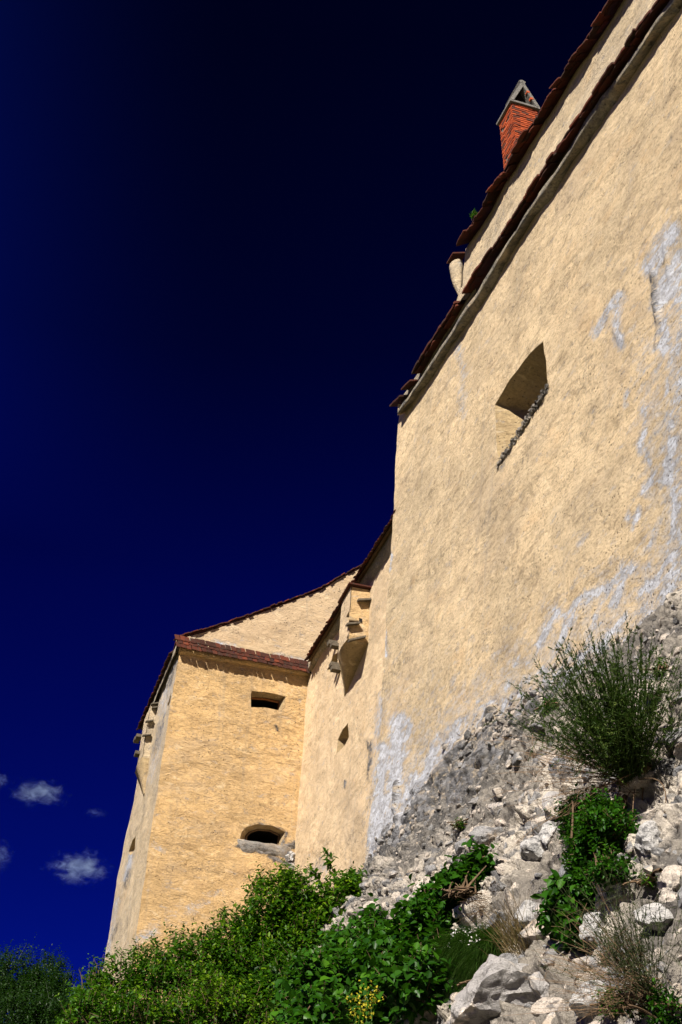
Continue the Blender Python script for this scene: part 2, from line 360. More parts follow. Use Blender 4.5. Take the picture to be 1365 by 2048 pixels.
M['straw'] = leaf_mat('dry_straw', (0.11, 0.07, 0.03), (0.20, 0.14, 0.065), (0.32, 0.24, 0.13), 0.2, 0.8)
M['yellow'] = leaf_mat('yellow_flower', (0.16, 0.15, 0.010), (0.30, 0.26, 0.014), (0.42, 0.36, 0.03), 0.2, 0.7)
M['white'] = leaf_mat('white_flower', (0.65, 0.62, 0.60), (0.75, 0.73, 0.70), (0.82, 0.80, 0.78), 0.2, 0.7)
def plain(name, c, rough=0.9, n=20, d=0.01):
    t = NT(name); pos = t.n('ShaderNodeNewGeometry').outputs['Position']
    k = t.noise(pos, n, 6, 0.7)
    return t.out(t.mix(t.mapr(k, 0.35, 0.65), c, tuple(q * 0.55 for q in c)), rough, t.bump(k, d), 0.15)
M['bark'] = plain('twig_bark', (0.13, 0.085, 0.05)); M['twig'] = plain('dry_twig', (0.20, 0.13, 0.075))
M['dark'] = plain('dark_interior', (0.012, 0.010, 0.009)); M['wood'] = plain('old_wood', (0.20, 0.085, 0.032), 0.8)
M['slate'] = plain('stone_slab', (0.115, 0.095, 0.07), 0.9, 12, 0.02)
M['concrete'] = plain('cap_concrete', (0.19, 0.18, 0.165), 0.95, 16, 0.03)
M['mortarjoint'] = plain('brick_mortar', (0.17, 0.14, 0.115), 0.95, 25, 0.01)

# ------------------------------------------------------------------ plaster sheets with openings
class Plane:
    """a wall face: O origin, e1 along the wall (towards the viewer), e2 up the face, n outwards"""
    def __init__(s, O, e1, n):
        s.O = np.asarray(O, float); s.n = nrm(n); s.e1 = nrm(e1); s.e2 = np.cross(s.n, s.e1)
        if s.e2[2] < 0: s.e2 = -s.e2
    def hit(s, p, d=0.0):
        q = ray(p); return CAM + q * (((s.O + s.n * d - CAM) @ s.n) / (q @ s.n))
    def uv(s, P): P = np.asarray(P) - s.O; return np.stack([P @ s.e1, P @ s.e2], -1)
    def px(s, p, d=0.0): return s.uv(s.hit(p, d))
    def P(s, u, h, d=0.0): return s.O + np.multiply.outer(u, s.e1) + np.multiply.outer(h, s.e2) + np.multiply.outer(d if np.ndim(d) else np.full(np.shape(u), d), s.n)
def inside(pts, poly):
    x, y = pts[..., 0], pts[..., 1]; c = np.zeros(x.shape, bool); n = len(poly)
    for i in range(n):
        (x1, y1), (x2, y2) = poly[i], poly[(i + 1) % n]
        if y1 == y2: continue
        k = ((y1 > y) != (y2 > y)) & (x < (x2 - x1) * (y - y1) / (y2 - y1) + x1); c ^= k
    return c
def snap(pts, polys):
    best = np.full(len(pts), 1e9); out = pts.copy()
    for poly in polys:
        poly = np.asarray(poly); n = len(poly)
        for i in range(n):
            a, b = poly[i], poly[(i + 1) % n]; ab = b - a; t = np.clip(((pts - a) @ ab) / (ab @ ab + 1e-12), 0, 1)
            q = a + t[:, None] * ab; d = np.linalg.norm(pts - q, axis=1); k = d < best
            best[k] = d[k]; out[k] = q[k]
    return out, best
def pdisp(p, amp=1.0):
    """rough hand-trowelled plaster: the same offset at the same place, so that faces stay joined"""
    q = np.asarray(p) * 1.0
    v = np.stack([fbm(q * 0.55, 11 + 7 * k, 3) * 0.055 + fbm(q * 2.2, 31 + 5 * k, 3) * 0.020 for k in range(3)], -1)
    return q + v * amp
def sheet(name, pl, outer, holes, mat, parent, cell=0.06, amp=1.0, lime=None, grey=None, d=0.0):
    outer = np.asarray(outer, float); lo, hi = outer.min(0), outer.max(0)
    nu, nh = [max(2, int(math.ceil(q / cell))) for q in (hi - lo)]
    us = np.linspace(lo[0], hi[0], nu + 1); hs = np.linspace(lo[1], hi[1], nh + 1)
    UU, HH = np.meshgrid(us, hs, indexing='ij'); P = np.stack([UU, HH], -1).reshape(-1, 2)
    cu, ch = (us[1:] + us[:-1]) / 2, (hs[1:] + hs[:-1]) / 2; C = np.stack(np.meshgrid(cu, ch, indexing='ij'), -1)
    keep = inside(C, outer)
    for hpoly in holes: keep &= ~inside(C, hpoly)
    I, J = np.nonzero(keep); idx = lambda i, j: i * (nh + 1) + j
    Fq = np.stack([idx(I, J), idx(I + 1, J), idx(I + 1, J + 1), idx(I, J + 1)], -1)
    cnt = np.zeros(len(P), int); np.add.at(cnt, Fq.ravel(), 1)
    bd = (cnt > 0) & (cnt < 4)
    s, dist = snap(P[bd], [outer] + [np.asarray(q) for q in holes])
    P[bd] = np.where((dist < cell * 1.6)[:, None], s, P[bd])
    used = cnt > 0; remap = np.cumsum(used) - 1; P = P[used]; Fq = remap[Fq]
    X = pl.P(P[:, 0], P[:, 1], d)
    attrs = {'wc': np.stack([P[:, 0], np.full(len(P), float(len(name))), P[:, 1]], -1)}
    attrs['lime'] = lime(P, X) if lime else np.zeros(len(P)); attrs['grey'] = grey(P, X) if grey else np.zeros(len(P))
    if grey:
        gk = np.clip((attrs['grey'] - .35) / .4, 0, 1)[:, None]; X0 = X
        X = X + gk * pl.n * (.05 + .16 * ridge(X0 * 1.9, 301, 4) + .10 * fbm(X0 * 4.5, 305, 4))[:, None] * (1 if len(P) > 60000 else .25)
    X = pdisp(X, amp)
    if np.cross(pl.e1, pl.e2) @ pl.n < 0: Fq = Fq[:, ::-1]
    return np_mesh(name, X, Fq, mat, parent, True, attrs)
def rings(name, R, mat, parent, amp=0.6, closed=True, cap=False, wrapcap=False, flip=False, seg=None, attrs0=None):
    """loft through a list of rings of 3-D points; plaster attributes are set from position"""
    R = [np.asarray(r, float) for r in R]
    m = len(R[0]); V = np.concatenate(R); Fq = []
    for i in range(len(R) - 1):
        for j in range(m if closed else m - 1):
            a = i * m + j; b = i * m + (j + 1) % m
            Fq.append((a, b, b + m, a + m) if not flip else (a, a + m, b + m, b))
    X = pdisp(V, amp)
    o = np_mesh(name, X, Fq, mat, parent, False, {'wc': V + 3.7, 'lime': np.zeros(len(V)) if attrs0 is None else np.full(len(V), attrs0[0]), 'grey': np.zeros(len(V)) if attrs0 is None else np.full(len(V), attrs0[1])})
    return o
def densify(poly, step=0.08):
    out = []
    poly = np.asarray(poly, float)
    for i in range(len(poly)):
        a, b = poly[i], poly[(i + 1) % len(poly)]; n = max(1, int(np.linalg.norm(b - a) / step))
        for k in range(n): out.append(a + (b - a) * k / n)
    return np.array(out)
def interp_uv(poly): return np.asarray(poly, float)
def opening(name, pl, poly, depth, inner, parent, mat, back='dark', deep=1.4, label=None):
    """the splayed sides of a wall opening down to a dark chamber. inner = polygon of the same corner count"""
    poly = np.asarray(poly, float); inner = np.asarray(inner, float)
    o_d, i_d = [], []
    for k in range(len(poly)):
        a, b = poly[k], poly[(k + 1) % len(poly)]; c, e = inner[k], inner[(k + 1) % len(poly)]
        n = max(1, int(np.linalg.norm(b - a) / 0.08))
        for q in range(n): o_d.append(a + (b - a) * q / n); i_d.append(c + (e - c) * q / n)
    o_d, i_d = np.array(o_d), np.array(i_d); L = []
    ns = max(2, int(depth / 0.12))
    for k in range(ns + 1):
        t = k / ns; q = o_d * (1 - t) + i_d * t; L.append(pl.P(q[:, 0], q[:, 1], -depth * t + (0.004 if k == 0 else 0)))
    ob = rings(name, L, mat, parent, 1.0)
    if label: ob['label'] = label
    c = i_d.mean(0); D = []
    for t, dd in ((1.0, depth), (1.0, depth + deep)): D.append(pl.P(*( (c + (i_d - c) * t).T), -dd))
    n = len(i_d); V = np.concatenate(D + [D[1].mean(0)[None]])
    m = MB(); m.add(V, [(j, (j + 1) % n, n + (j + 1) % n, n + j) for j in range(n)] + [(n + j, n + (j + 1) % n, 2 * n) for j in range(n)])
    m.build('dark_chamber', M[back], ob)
    return ob

# ------------------------------------------------------------------ the wall faces, from the photograph's perspective
A_AZ, B_AZ, L_AZ, T_AZ = -18.8, -15.5, -16.1, 64.25
pt = np.array([-5.758, 40.045, 21.30])
plT = Plane(pt, az(T_AZ), az(T_AZ + 90))
c_top, c_bot = plT.hit((358, 1300)), plT.hit((272, 1880))
i_top, i_bot = plT.hit((618, 1345)), plT.hit((590, 1700))
def plane_through(a, b, azi):
    n = np.cross(az(azi), b - a); n = nrm(n); n = n if n[0] < 0 else -n
    return Plane(a, az(azi + 180), n)
plL = plane_through(c_top, c_bot, L_AZ)
plB = plane_through(i_top, i_bot, B_AZ)
nA = az(A_AZ - 90) * math.cos(math.radians(6.5)) + Zv * math.sin(math.radians(6.5))
plA = Plane([1.83, 31.22, 25.07], az(A_AZ + 180), nA)
nAh = az(A_AZ - 90)

def solve(fn, target, axis, lo, hi):
    ts = np.linspace(lo, hi, 2000); v = np.array([proj(fn(t))[axis] for t in ts]); return ts[np.argmin(np.abs(v - target))]
def lerp(a, b, t): return np.asarray(a) + (np.asarray(b) - np.asarray(a)) * t
def strip(name, profA, profB, n, mat, parent, t0=0.0, t1=1.0, amp=1.0, lime=0.0, grey=0.0):
    """loft of an open cross-section between two ends (each a list of 3-D points)"""
    A, B = np.asarray(profA, float), np.asarray(profB, float); m = len(A)
    ts = np.linspace(t0, t1, n + 1); V = np.concatenate([A + (B - A) * t for t in ts])
    Fq = [(i * m + j, i * m + j + 1, (i + 1) * m + j + 1, (i + 1) * m + j) for i in range(n) for j in range(m - 1)]
    return np_mesh(name, pdisp(V, amp), Fq, mat, parent, False, {'wc': V * 1.0, 'lime': np.full(len(V), lime), 'grey': np.full(len(V), grey)})
def tiles(mb, inA, inB, outA, outB, width=0.17, courses=1, th=0.018, jit=0.025, t0=0.0, t1=1.0, gap=0.04, seed=1, hang=0.0):
    """overlapping rounded clay tiles between an upper line and a lower line"""
    R = np.random.default_rng(seed)
    inA, inB, outA, outB = [np.asarray(q, float) for q in (inA, inB, outA, outB)]
    L = np.linalg.norm(outB - outA); al = (outB - outA) / L; n = int(L * (t1 - t0) / width)
    dn = nrm(((outA + outB) - (inA + inB)) / 2); run = np.linalg.norm(((outA + outB) - (inA + inB)) / 2)
    up = np.cross(al, dn); up = up if up[2] > 0 else -up; up = nrm(up); cl = run / courses
    for c in range(courses):
        wob = 0.0
        for i in range(n + 1):
            t = t0 + (i + 0.5 * (c % 2) + R.uniform(-.06, .06)) / n * (t1 - t0)
            if t > t1: continue
            wob = 0.8 * wob + R.normal(0, jit * 0.5)
            base = lerp(outA, outB, t) - dn * (cl * c) + dn * (R.normal(0, jit) + wob) + up * (th * 1.15 * c + R.uniform(0, .012))
            w = width * R.uniform(.90, .99) / 2; ln = cl * 1.45 + 0.03; rot = R.normal(0, 0.03); tilt = R.normal(0, 0.025)
            a2 = al * math.cos(rot) + dn * math.sin(rot); d2 = dn * math.cos(rot) - al * math.sin(rot); d2 = nrm(d2 + up * tilt); u2 = up
            q_ = R.uniform(0, .3) * w; prof = [(-w, -ln), (w, -ln), (w, -w * .18 - q_), (w * .7, -w * .03), (0, 0), (-w * .7, -w * .03), (-w, -w * .18)]
            low = [base + a2 * x + d2 * y for x, y in prof]; hi = [q + u2 * th for q in low]; k = len(prof)
            fs = [tuple(range(k, 2 * k)), tuple(range(k))[::-1]] + [(j, (j + 1) % k, k + (j + 1) % k, k + j) for j in range(k)]
            mb.add(low + hi, fs, float(np.clip(R.beta(2, 2.2), 0, 1)))
# ---- painted-on-site stains: capsule strokes on the wall, given where the photograph shows them
def strokes(X, L, soft=1.0):
    q = proj(X); v = np.zeros(len(q))
    for (x1, y1, x2, y2, w, s) in L:
        a = np.array([x1, y1]); ab = np.array([x2 - x1, y2 - y1]); t = np.clip(((q - a) @ ab) / (ab @ ab + 1e-9), 0, 1)
        d = np.linalg.norm(q - a - t[:, None] * ab, axis=1) / w
        v = np.maximum(v, s * np.exp(-d * d))
    return v
BASE_PX = np.array([(690, 1850), (720, 1790), (760, 1720), (800, 1670), (850, 1625), (880, 1580), (930, 1520), (1000, 1470), (1060, 1430), (1100, 1395), (1160, 1370), (1230, 1325), (1300, 1300), (1365, 1235), (1460, 1150)])
def above_base(X):
    q = proj(X); return np.interp(q[:, 0], BASE_PX[:, 0], BASE_PX[:, 1]) - q[:, 1], q
LIME_A = [(1240, 590, 1190, 668, 13, .62), (1228, 610, 1238, 690, 14, .66), (1345, 470, 1300, 540, 26, .7), (1360, 520, 1330, 590, 30, .8), (1320, 600, 1335, 700, 22, .62), (1365, 640, 1345, 720, 25, .5),
  (1272, 1130, 1180, 1200, 15, .66), (1190, 1190, 1120, 1240, 16, .6), (1245, 1140, 1225, 1215, 17, .66), (1115, 1225, 1080, 1290, 13, .66), (1165, 1320, 1150, 1370, 20, .8), (1335, 1180, 1285, 1310, 24, .8),
  (1222, 1265, 1205, 1315, 11, .75), (1285, 800, 1292, 850, 10, .5), (1335, 760, 1340, 800, 9, .6), (1300, 1170, 1365, 1140, 25, .62), (1335, 900, 1350, 1010, 18, .6), (1290, 900, 1300, 925, 12, .6), (1255, 1020, 1250, 1040, 7, .6),
  (1015, 1375, 1005, 1420, 12, .66), (985, 1400, 960, 1450, 13, .7), (920, 1440, 905, 1500, 12, .7), (905, 1470, 875, 1530, 13, .66), (870, 1500, 838, 1610, 17, .8), (800, 1440, 790, 1560, 22, .8), (770, 1500, 745, 1680, 20, .8), (820, 1450, 805, 1500, 12, .7),
  (830, 1560, 805, 1690, 24, .85), (765, 1600, 742, 1730, 18, .85), (790, 1560, 775, 1690, 22, .82), (770, 1265, 768, 1310, 6, .75), (783, 1110, 779, 1140, 5, .7), (1060, 1395, 1050, 1430, 14, .8), (1100, 1370, 1105, 1400, 12, .75), (760, 1400, 755, 1470, 9, .6),
  (1365, 560, 1350, 1130, 34, .50), (1300, 690, 1330, 1000, 44, .33), (1290, 860, 1278, 905, 10, .7), (1310, 930, 1285, 985, 11, .66), (1350, 880, 1330, 960, 18, .72), (1275, 1010, 1262, 1060, 7, .6), (1320, 1040, 1300, 1090, 10, .6), (1345, 1110, 1320, 1150, 14, .66), (1255, 780, 1250, 810, 7, .55), (1350, 990, 1345, 1060, 10, .7), (1150, 1235, 1120, 1290, 14, .6), (1200, 1205, 1190, 1250, 10, .6), (1130, 1290, 1100, 1330, 9, .5), (1040, 1310, 1030, 1330, 7, .5), (1180, 1065, 1160, 1090, 8, .5), (1255, 1250, 1190, 1290, 40, .30), (900, 640, 930, 760, 14, .36), (930, 760, 925, 830, 12, .34)]
GREY_A = [(1307, 545, 1318, 640, 10, .75), (1318, 640, 1312, 690, 8, .5), (985, 1415, 960, 1480, 13, .8), (800, 1560, 790, 1620, 5, .75), (835, 1560, 810, 1640, 11, .66), (1300, 1240, 1320, 1310, 14, .7), (1365, 1200, 1330, 1290, 26, .8), (1225, 660, 1240, 690, 9, .5),
  (715, 1830, 745, 1740, 18, .8), (760, 1690, 800, 1640, 22, .75), (820, 1640, 880, 1560, 26, .9), (880, 1560, 930, 1490, 22, .85), (930, 1500, 1000, 1450, 18, .8), (1000, 1455, 1090, 1395, 16, .75), (1090, 1390, 1240, 1310, 16, .7), (1330, 490, 1340, 560, 8, .5), (1010, 880, 1000, 935, 9, .6), (1180, 1330, 1230, 1300, 14, .7)]
def limeA(P, X):
    h, q = above_base(X); v = strokes(X, LIME_A) * 1.10
    z = np.interp(q[:, 0], [720, 780, 850, 950, 1100, 1250, 1365], [260, 260, 190, 150, 160, 190, 280])
    return np.maximum(v * 1.02, 0.60 * np.exp(-(np.maximum(h, 0) / z) ** 2))
def greyA(P, X):
    h, q = above_base(X); v = strokes(X, GREY_A)
    return np.maximum(v * .85, 0.72 * np.exp(-(np.maximum(h, 0) / 30.0) ** 2))

# ------------------------------------------------------------------ bastion: the great wall on the right
def lineA(a, b, d): return plA.hit(a, d), plA.hit(b, d)
bas = thing('bastion', 'tall ochre plastered fortress wall with a deep splayed embrasure, above the rubble slope', 'fortress wall', plA.hit((720, 1800)))
ct = [plA.px(p) for p in [(1356, 18), (908, 692), (815, 830)]]                     # where the wall meets its cornice
far = ct[0] + (ct[0] - ct[1]) / (ct[0] - ct[1])[0] * 9.0
left = [plA.px(p) for p in [(800, 828), (796, 870), (790, 960), (785, 1035), (778, 1180), (768, 1330), (754, 1500), (738, 1660), (720, 1800), (706, 1900)]]
lowz = plA.px((706, 1900))[1] - 2.0
WTOP = [(1365, 10), (1333, 55), (1292, 112), (1250, 176), (1187, 269), (1143, 327), (1107, 391), (1061, 447), (1036, 485), (990, 569), (955, 621), (918, 669), (874, 740), (814, 819)]
outerA = [plA.px(p) + np.array([0, .16]) for p in WTOP] + left + [np.array([left[-1][0] - .2, lowz]), np.array([far[0], lowz]), far]
niche = [plA.px(p) for p in [(1088, 683), (1060, 710), (1030, 746), (1006, 780), (990, 808), (993, 870), (999, 930), (1022, 893), (1050, 850), (1075, 815), (1094, 778)]]
sheet('wall', plA, outerA[::-1], [niche], M['plaster_main'], bas, 0.055, 1.0, limeA, greyA)
# embrasure: splayed sides narrow towards a dark chamber
ift = plA.px((1061, 814), -.75)
nn = np.array(niche); u_hi, u_lo = nn[:, 0].max(), nn[:, 0].min(); hb = nn[:, 1].min()
inn = []
for q in nn:
    su = (q[0] - u_lo) / (u_hi - u_lo); sh = (q[1] - hb) / (nn[:, 1].max() - hb)
    inn.append((ift[0] + su * (u_hi - .25 - ift[0]), hb + .06 + sh * (ift[1] - hb - .06)))
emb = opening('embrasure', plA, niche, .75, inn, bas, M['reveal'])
mb = MB(); R = np.random.default_rng(3)
for k in range(520):                                                                   # broken masonry along the sill
    t = R.uniform(0, 1); p0, p1 = nn[6], nn[10]
    q = p0 + (p1 - p0) * t + np.array([R.normal(0, .05), R.normal(0.0, .045)]); c = plA.P(q[0], q[1], R.uniform(-.10, .05)); s = min(.018 * (1 - R.uniform()) ** -.55, .07)
    d = nrm(R.normal(size=3)); e = nrm(np.cross(d, R.normal(size=3))); g = np.cross(d, e)
    mb.box(c - s * .5 * (d + e + g), d * s * R.uniform(.8, 1.7), e * s, g * s * .8, R.uniform())
mb.build('broken_sill', M['mortar'], emb)
def prof_cornice(w, l, n, k=6):
    pts = [w + n * 0.0]
    for i in range(1, k): s = i / k; pts.append(w + (l - w) * s - Zv * 0.03 * math.sin(math.pi * s))
    pts += [l, l + Zv * 0.05, l + Zv * 0.30 - n * 0.02, l + Zv * 0.32 - n * 0.5]
    return pts
def board(mb, iA, iB, oA, oB, th, t0, t1, back):
    a, b = lerp(oA, oB, t0), lerp(oA, oB, t1); i0, i1 = lerp(iA, iB, t0), lerp(iA, iB, t1)
    mb.add([a, b, i1, i0, a - Zv * th, b - Zv * th, i1 - Zv * th, i0 - Zv * th], [(0, 1, 2, 3), (7, 6, 5, 4), (0, 4, 5, 1), (3, 2, 6, 7), (0, 3, 7, 4), (1, 5, 6, 2)])
# cornice, tile course, parapet and eaves: each edge line is a polyline along the wall at its own projection
def edge(pxs, d):
    q = np.array([plA.px(p, d) for p in pxs]); o = np.argsort(q[:, 0]); q = q[o]
    sl = (q[-1, 1] - q[0, 1]) / (q[-1, 0] - q[0, 0])
    def fn(u, dz=0.0, dn=0.0):
        h = np.interp(u, q[:, 0], q[:, 1]) + np.where(u > q[-1, 0], (u - q[-1, 0]) * sl, 0) + np.where(u < q[0, 0], (u - q[0, 0]) * sl, 0)
        return plA.P(np.asarray(u, float), h, d) + dz * Zv + dn * nAh
    fn.u0, fn.u1 = q[0, 0], q[-1, 0]; return fn
def station_strip(name, us_, rows, mat, parent, amp=1.0, lime=0.0, grey=0.0):
    V = np.stack([r(us_) if callable(r) else r for r in rows], 1); n, m = V.shape[:2]
    Fq = [(i * m + j, i * m + j + 1, (i + 1) * m + j + 1, (i + 1) * m + j) for i in range(n - 1) for j in range(m - 1)]
    V = V.reshape(-1, 3)
    return np_mesh(name, pdisp(V, amp), Fq, mat, parent, False, {'wc': V * 1.0, 'lime': np.full(len(V), lime), 'grey': np.full(len(V), grey)})
wallE = edge([(1365, 10), (1333, 55), (1292, 112), (1250, 176), (1187, 269), (1143, 327), (1107, 391), (1061, 447), (1036, 485), (990, 569), (955, 621), (918, 669), (874, 740), (814, 819)], 0.0)
lipE = edge([(1347, 0), (1302, 69), (1254, 136), (1202, 205), (1147, 294), (1115, 346), (1074, 402), (1030, 472), (975, 557), (959, 586), (933, 621), (918, 646), (908, 661), (868, 723), (840, 764), (797, 829)], 0.23)
UMAX = 24.0; uL = lipE.u0
us_c = np.arange(uL, UMAX, .07); nzc = fbm(np.stack([us_c * 1.3, us_c * 0, us_c * 0], -1), 201, 3)
jag = fbm(np.stack([us_c * 4, us_c * 0, us_c * 0 + 3], -1), 205, 3) * .075
station_strip('cornice', us_c, [lambda u: wallE(u, .02, -.25) , lambda u: wallE(u, -.01) + nAh * .03 + jag[:, None] * Zv, lambda u: (wallE(u) * .25 + lipE(u) * .75) - Zv * .015 + nzc[:, None] * nAh * .02,
    lambda u: lipE(u) + nzc[:, None] * nAh * .03, lambda u: lipE(u, .15) + nzc[:, None] * nAh * .025, lambda u: lipE(u, .17, -.12), lambda u: lipE(u, .50, -.14), lambda u: lipE(u, .52, -.5)], M['cornice'], bas, .9, 0.0, .40)
endp = np.stack([wallE(uL, -.05), lipE(uL), lipE(uL, .42, -.02), lipE(uL, .44, -.5), wallE(uL, .1, -.5)])
mb = MB(); e_in2 = endp - az(A_AZ) * -.02; mb.add(np.concatenate([endp, endp + az(A_AZ) * .05]), [(4, 3, 2, 1, 0), (5, 6, 7, 8, 9)] + [(k, (k + 1) % 5, 5 + (k + 1) % 5, 5 + k) for k in range(5)])
eo = mb.build('cornice_end', M['plaster_pale'], bas); va = eo.data.attributes.new('wc', 'FLOAT_VECTOR', 'POINT'); va.data.foreach_set('vector', np.concatenate([endp, endp + .05]).astype(np.float32).ravel())
def tile_row(mb, fn, u0, u1, run, rise, width, th, jit, seed, dn=0.0, dz=0.0):
    """long flat tiles side by side along an edge line, the free edge outwards"""
    R = np.random.default_rng(seed); u = u0; e1 = plA.e1
    while u < u1:
        w = width * R.uniform(.55, 1.45); a, b = u, min(u + w * .985, u1 + .1)
        j = R.normal(0, jit); t0_, t1_ = R.normal(0, jit * .5), R.normal(0, jit * .5); zz = R.normal(0, .008) + dz
        p0, p1 = fn(np.array([a]))[0] + nAh * (j + t0_ + dn) + Zv * zz, fn(np.array([b]))[0] + nAh * (j + t1_ + dn) + Zv * (zz + R.normal(0, .008))
        k = 5; ts = np.linspace(0, 1, k); fr_ = np.array([p0 + (p1 - p0) * t + nAh * (R.normal(0, .006) - .010 * (abs(2 * t - 1) ** 3)) for t in ts])
        bk = fr_ - nAh * run + Zv * rise; tt = Zv * th * R.uniform(.85, 1.2)
        V = np.concatenate([fr_, bk, fr_ + tt, bk + tt]); fs = []
        for q in range(k - 1):
            fs += [(q, q + k, q + k + 1, q + 1), (2 * k + q, 2 * k + q + 1, 3 * k + q + 1, 3 * k + q), (q, q + 1, 2 * k + q + 1, 2 * k + q), (k + q, 3 * k + q, 3 * k + q + 1, k + q + 1)]
        fs += [(0, 2 * k, 3 * k, k), (k - 1, 2 * k - 1, 4 * k - 1, 3 * k - 1)]
        mb.add(V, fs, float(np.clip(R.beta(2, 2.2), 0, 1))); u += w
# tiled string course under the parapet
crsE = edge([(1312, 0), (1269, 61), (1207, 153), (1130, 269), (1121, 280), (1080, 343), (1035, 416), (990, 484), (944, 549), (924, 584)], 0.43)
uC = crsE.u0
mb = MB(); tile_row(mb, crsE, uC, UMAX, .50, .20, .46, .06, .022, 4, 0, -.06); tile_row(mb, crsE, uC + .2, UMAX, .44, .19, .40, .045, .02, 14, -.05, -.115)
tl = mb.build('tile_course', M['tile'], bas)
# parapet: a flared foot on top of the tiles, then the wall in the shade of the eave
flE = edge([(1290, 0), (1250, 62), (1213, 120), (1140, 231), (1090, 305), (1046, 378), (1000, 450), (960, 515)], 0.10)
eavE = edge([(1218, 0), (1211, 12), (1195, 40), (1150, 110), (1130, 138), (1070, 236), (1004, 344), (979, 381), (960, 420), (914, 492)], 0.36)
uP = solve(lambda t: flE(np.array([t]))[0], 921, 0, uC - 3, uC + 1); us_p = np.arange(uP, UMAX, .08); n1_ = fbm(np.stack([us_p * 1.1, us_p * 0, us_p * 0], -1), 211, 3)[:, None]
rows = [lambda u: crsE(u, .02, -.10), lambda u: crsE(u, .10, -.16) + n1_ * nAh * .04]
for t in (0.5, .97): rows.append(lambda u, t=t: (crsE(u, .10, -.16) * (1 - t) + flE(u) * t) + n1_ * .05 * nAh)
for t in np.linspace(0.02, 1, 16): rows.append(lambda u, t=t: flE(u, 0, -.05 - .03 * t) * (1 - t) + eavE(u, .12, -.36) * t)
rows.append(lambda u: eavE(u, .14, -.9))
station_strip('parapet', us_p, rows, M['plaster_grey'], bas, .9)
pe = np.stack([r(np.array([us_p[0]])) if not callable(r) else (r(us_p)[0:1]) for r in rows], 1)[0][:-1]
sh = [[q + az(A_AZ) * o - nAh * d for q in pe] for d, o in ((0, 0), (.12, .06), (.3, .08), (.6, .08))]
rings('parapet_end', sh, M['plaster_grey'], bas, .6, closed=False)
# plaster corbel with a tile of its own at the parapet's end
tc, bc = plA.hit((913, 531), .14), plA.hit((919, 590), .06); L_ = []
for s_ in np.linspace(0, 1, 10):
    c = lerp(tc, bc, s_); hw = .22 * (1 - s_ ** 2) + .05 ; dd = .17 * (1 - s_ ** 1.5) + .03
    L_.append([c + az(A_AZ) * hw * math.cos(a) + nAh * (dd * math.sin(a)) for a in np.linspace(0, 2 * math.pi, 16, endpoint=False)])
rings('corbel', L_, M['plaster_grey'], bas, .6)
mb = MB(); c_ = plA.hit((908, 522), .22); mb.box(c_ - az(A_AZ) * .30 + nAh * .16 - Zv * .02, -nAh * .46 + Zv * .16, az(A_AZ) * .46, Zv * .05, .6); mb.build('corbel_tile', M['tile'], bas)
# top eave and the roof that climbs away behind it
e0_, e1_ = eavE(np.array([eavE.u0 + .1]))[0] - nAh * .36 + Zv * .24, eavE(np.array([UMAX]))[0] - nAh * .36 + Zv * .24; bk = -nAh * 4.2 + Zv * 1.9; rf_ = MB()
rf_.add([e0_, e1_, e1_ + bk, e0_ + bk, e0_ - Zv * .08, e1_ - Zv * .08, e1_ + bk - Zv * .12, e0_ + bk - Zv * .12], [(0, 3, 2, 1), (4, 5, 6, 7), (0, 1, 5, 4), (1, 2, 6, 5), (2, 3, 7, 6), (3, 0, 4, 7)])
roof = rf_.build('roof', M['tile'], bas)
mb = MB(); tile_row(mb, eavE, eavE.u0, UMAX, .42, .26, .30, .045, .045, 6, 0, -.03); tile_row(mb, eavE, eavE.u0 + .15, UMAX, .36, .25, .38, .04, .04, 16, -.08, .04); tile_row(mb, eavE, eavE.u0 + .3, UMAX, .36, .25, .40, .05, .04, 18, -.14, .10)
mb.build('eave_tiles', M['tile'], roof)
# lower tiled coping, left part
copE = edge([(906, 607), (887, 641), (863, 677), (823, 745)], 0.43); i_ = 0
mb = MB(); tile_row(mb, copE, copE.u0, copE.u1, .50, .22, .46, .075, .014, 21, 0, -.07); tile_row(mb, copE, copE.u0 + .1, copE.u1, .44, .20, .44, .06, .012, 22, -.05, -.135)
cop = mb.build('coping_tiles', M['tile'], bas)
for pa, pb, sd_ in (((818, 762), (802, 779), 23), ((798, 793), (779, 812), 24)):
    ee = edge([pa, pb], .40); mb = MB(); tile_row(mb, ee, ee.u0, ee.u1, .5, .14, .9, .06, .0, sd_, 0, -.03); mb.build('coping_tile', M['tile'], bas)
us_k = np.arange(uL + .02, uC + .35, .07)
top_ = edge([(926, 600), (906, 627), (887, 660), (863, 700), (835, 745), (812, 790), (803, 812)], 0.17)
station_strip('coping_core', us_k, [lambda u: lipE(u, .26, -.15), lambda u: lipE(u, .62, -.15), lambda u: lipE(u, .80, -.20), lambda u: lipE(u, .95, -.9)], M['cornice'], bas, .6)
# left return face and the body behind
le = np.array([plA.P(q[0], q[1]) for q in left]); le = np.vstack([le, le[-1] - Zv * 2.5])
le = np.array([lerp(le[i], le[i + 1], t) for i in range(len(le) - 1) for t in np.linspace(0, 1, 14, endpoint=False)])
bdir = nrm(-nAh * 1.0 - az(A_AZ + 180) * -.0)
rings('return_face', [le + bdir * s for s in np.arange(0, 5.01, .12)], M['plaster_main'], bas, 1.0, closed=False)

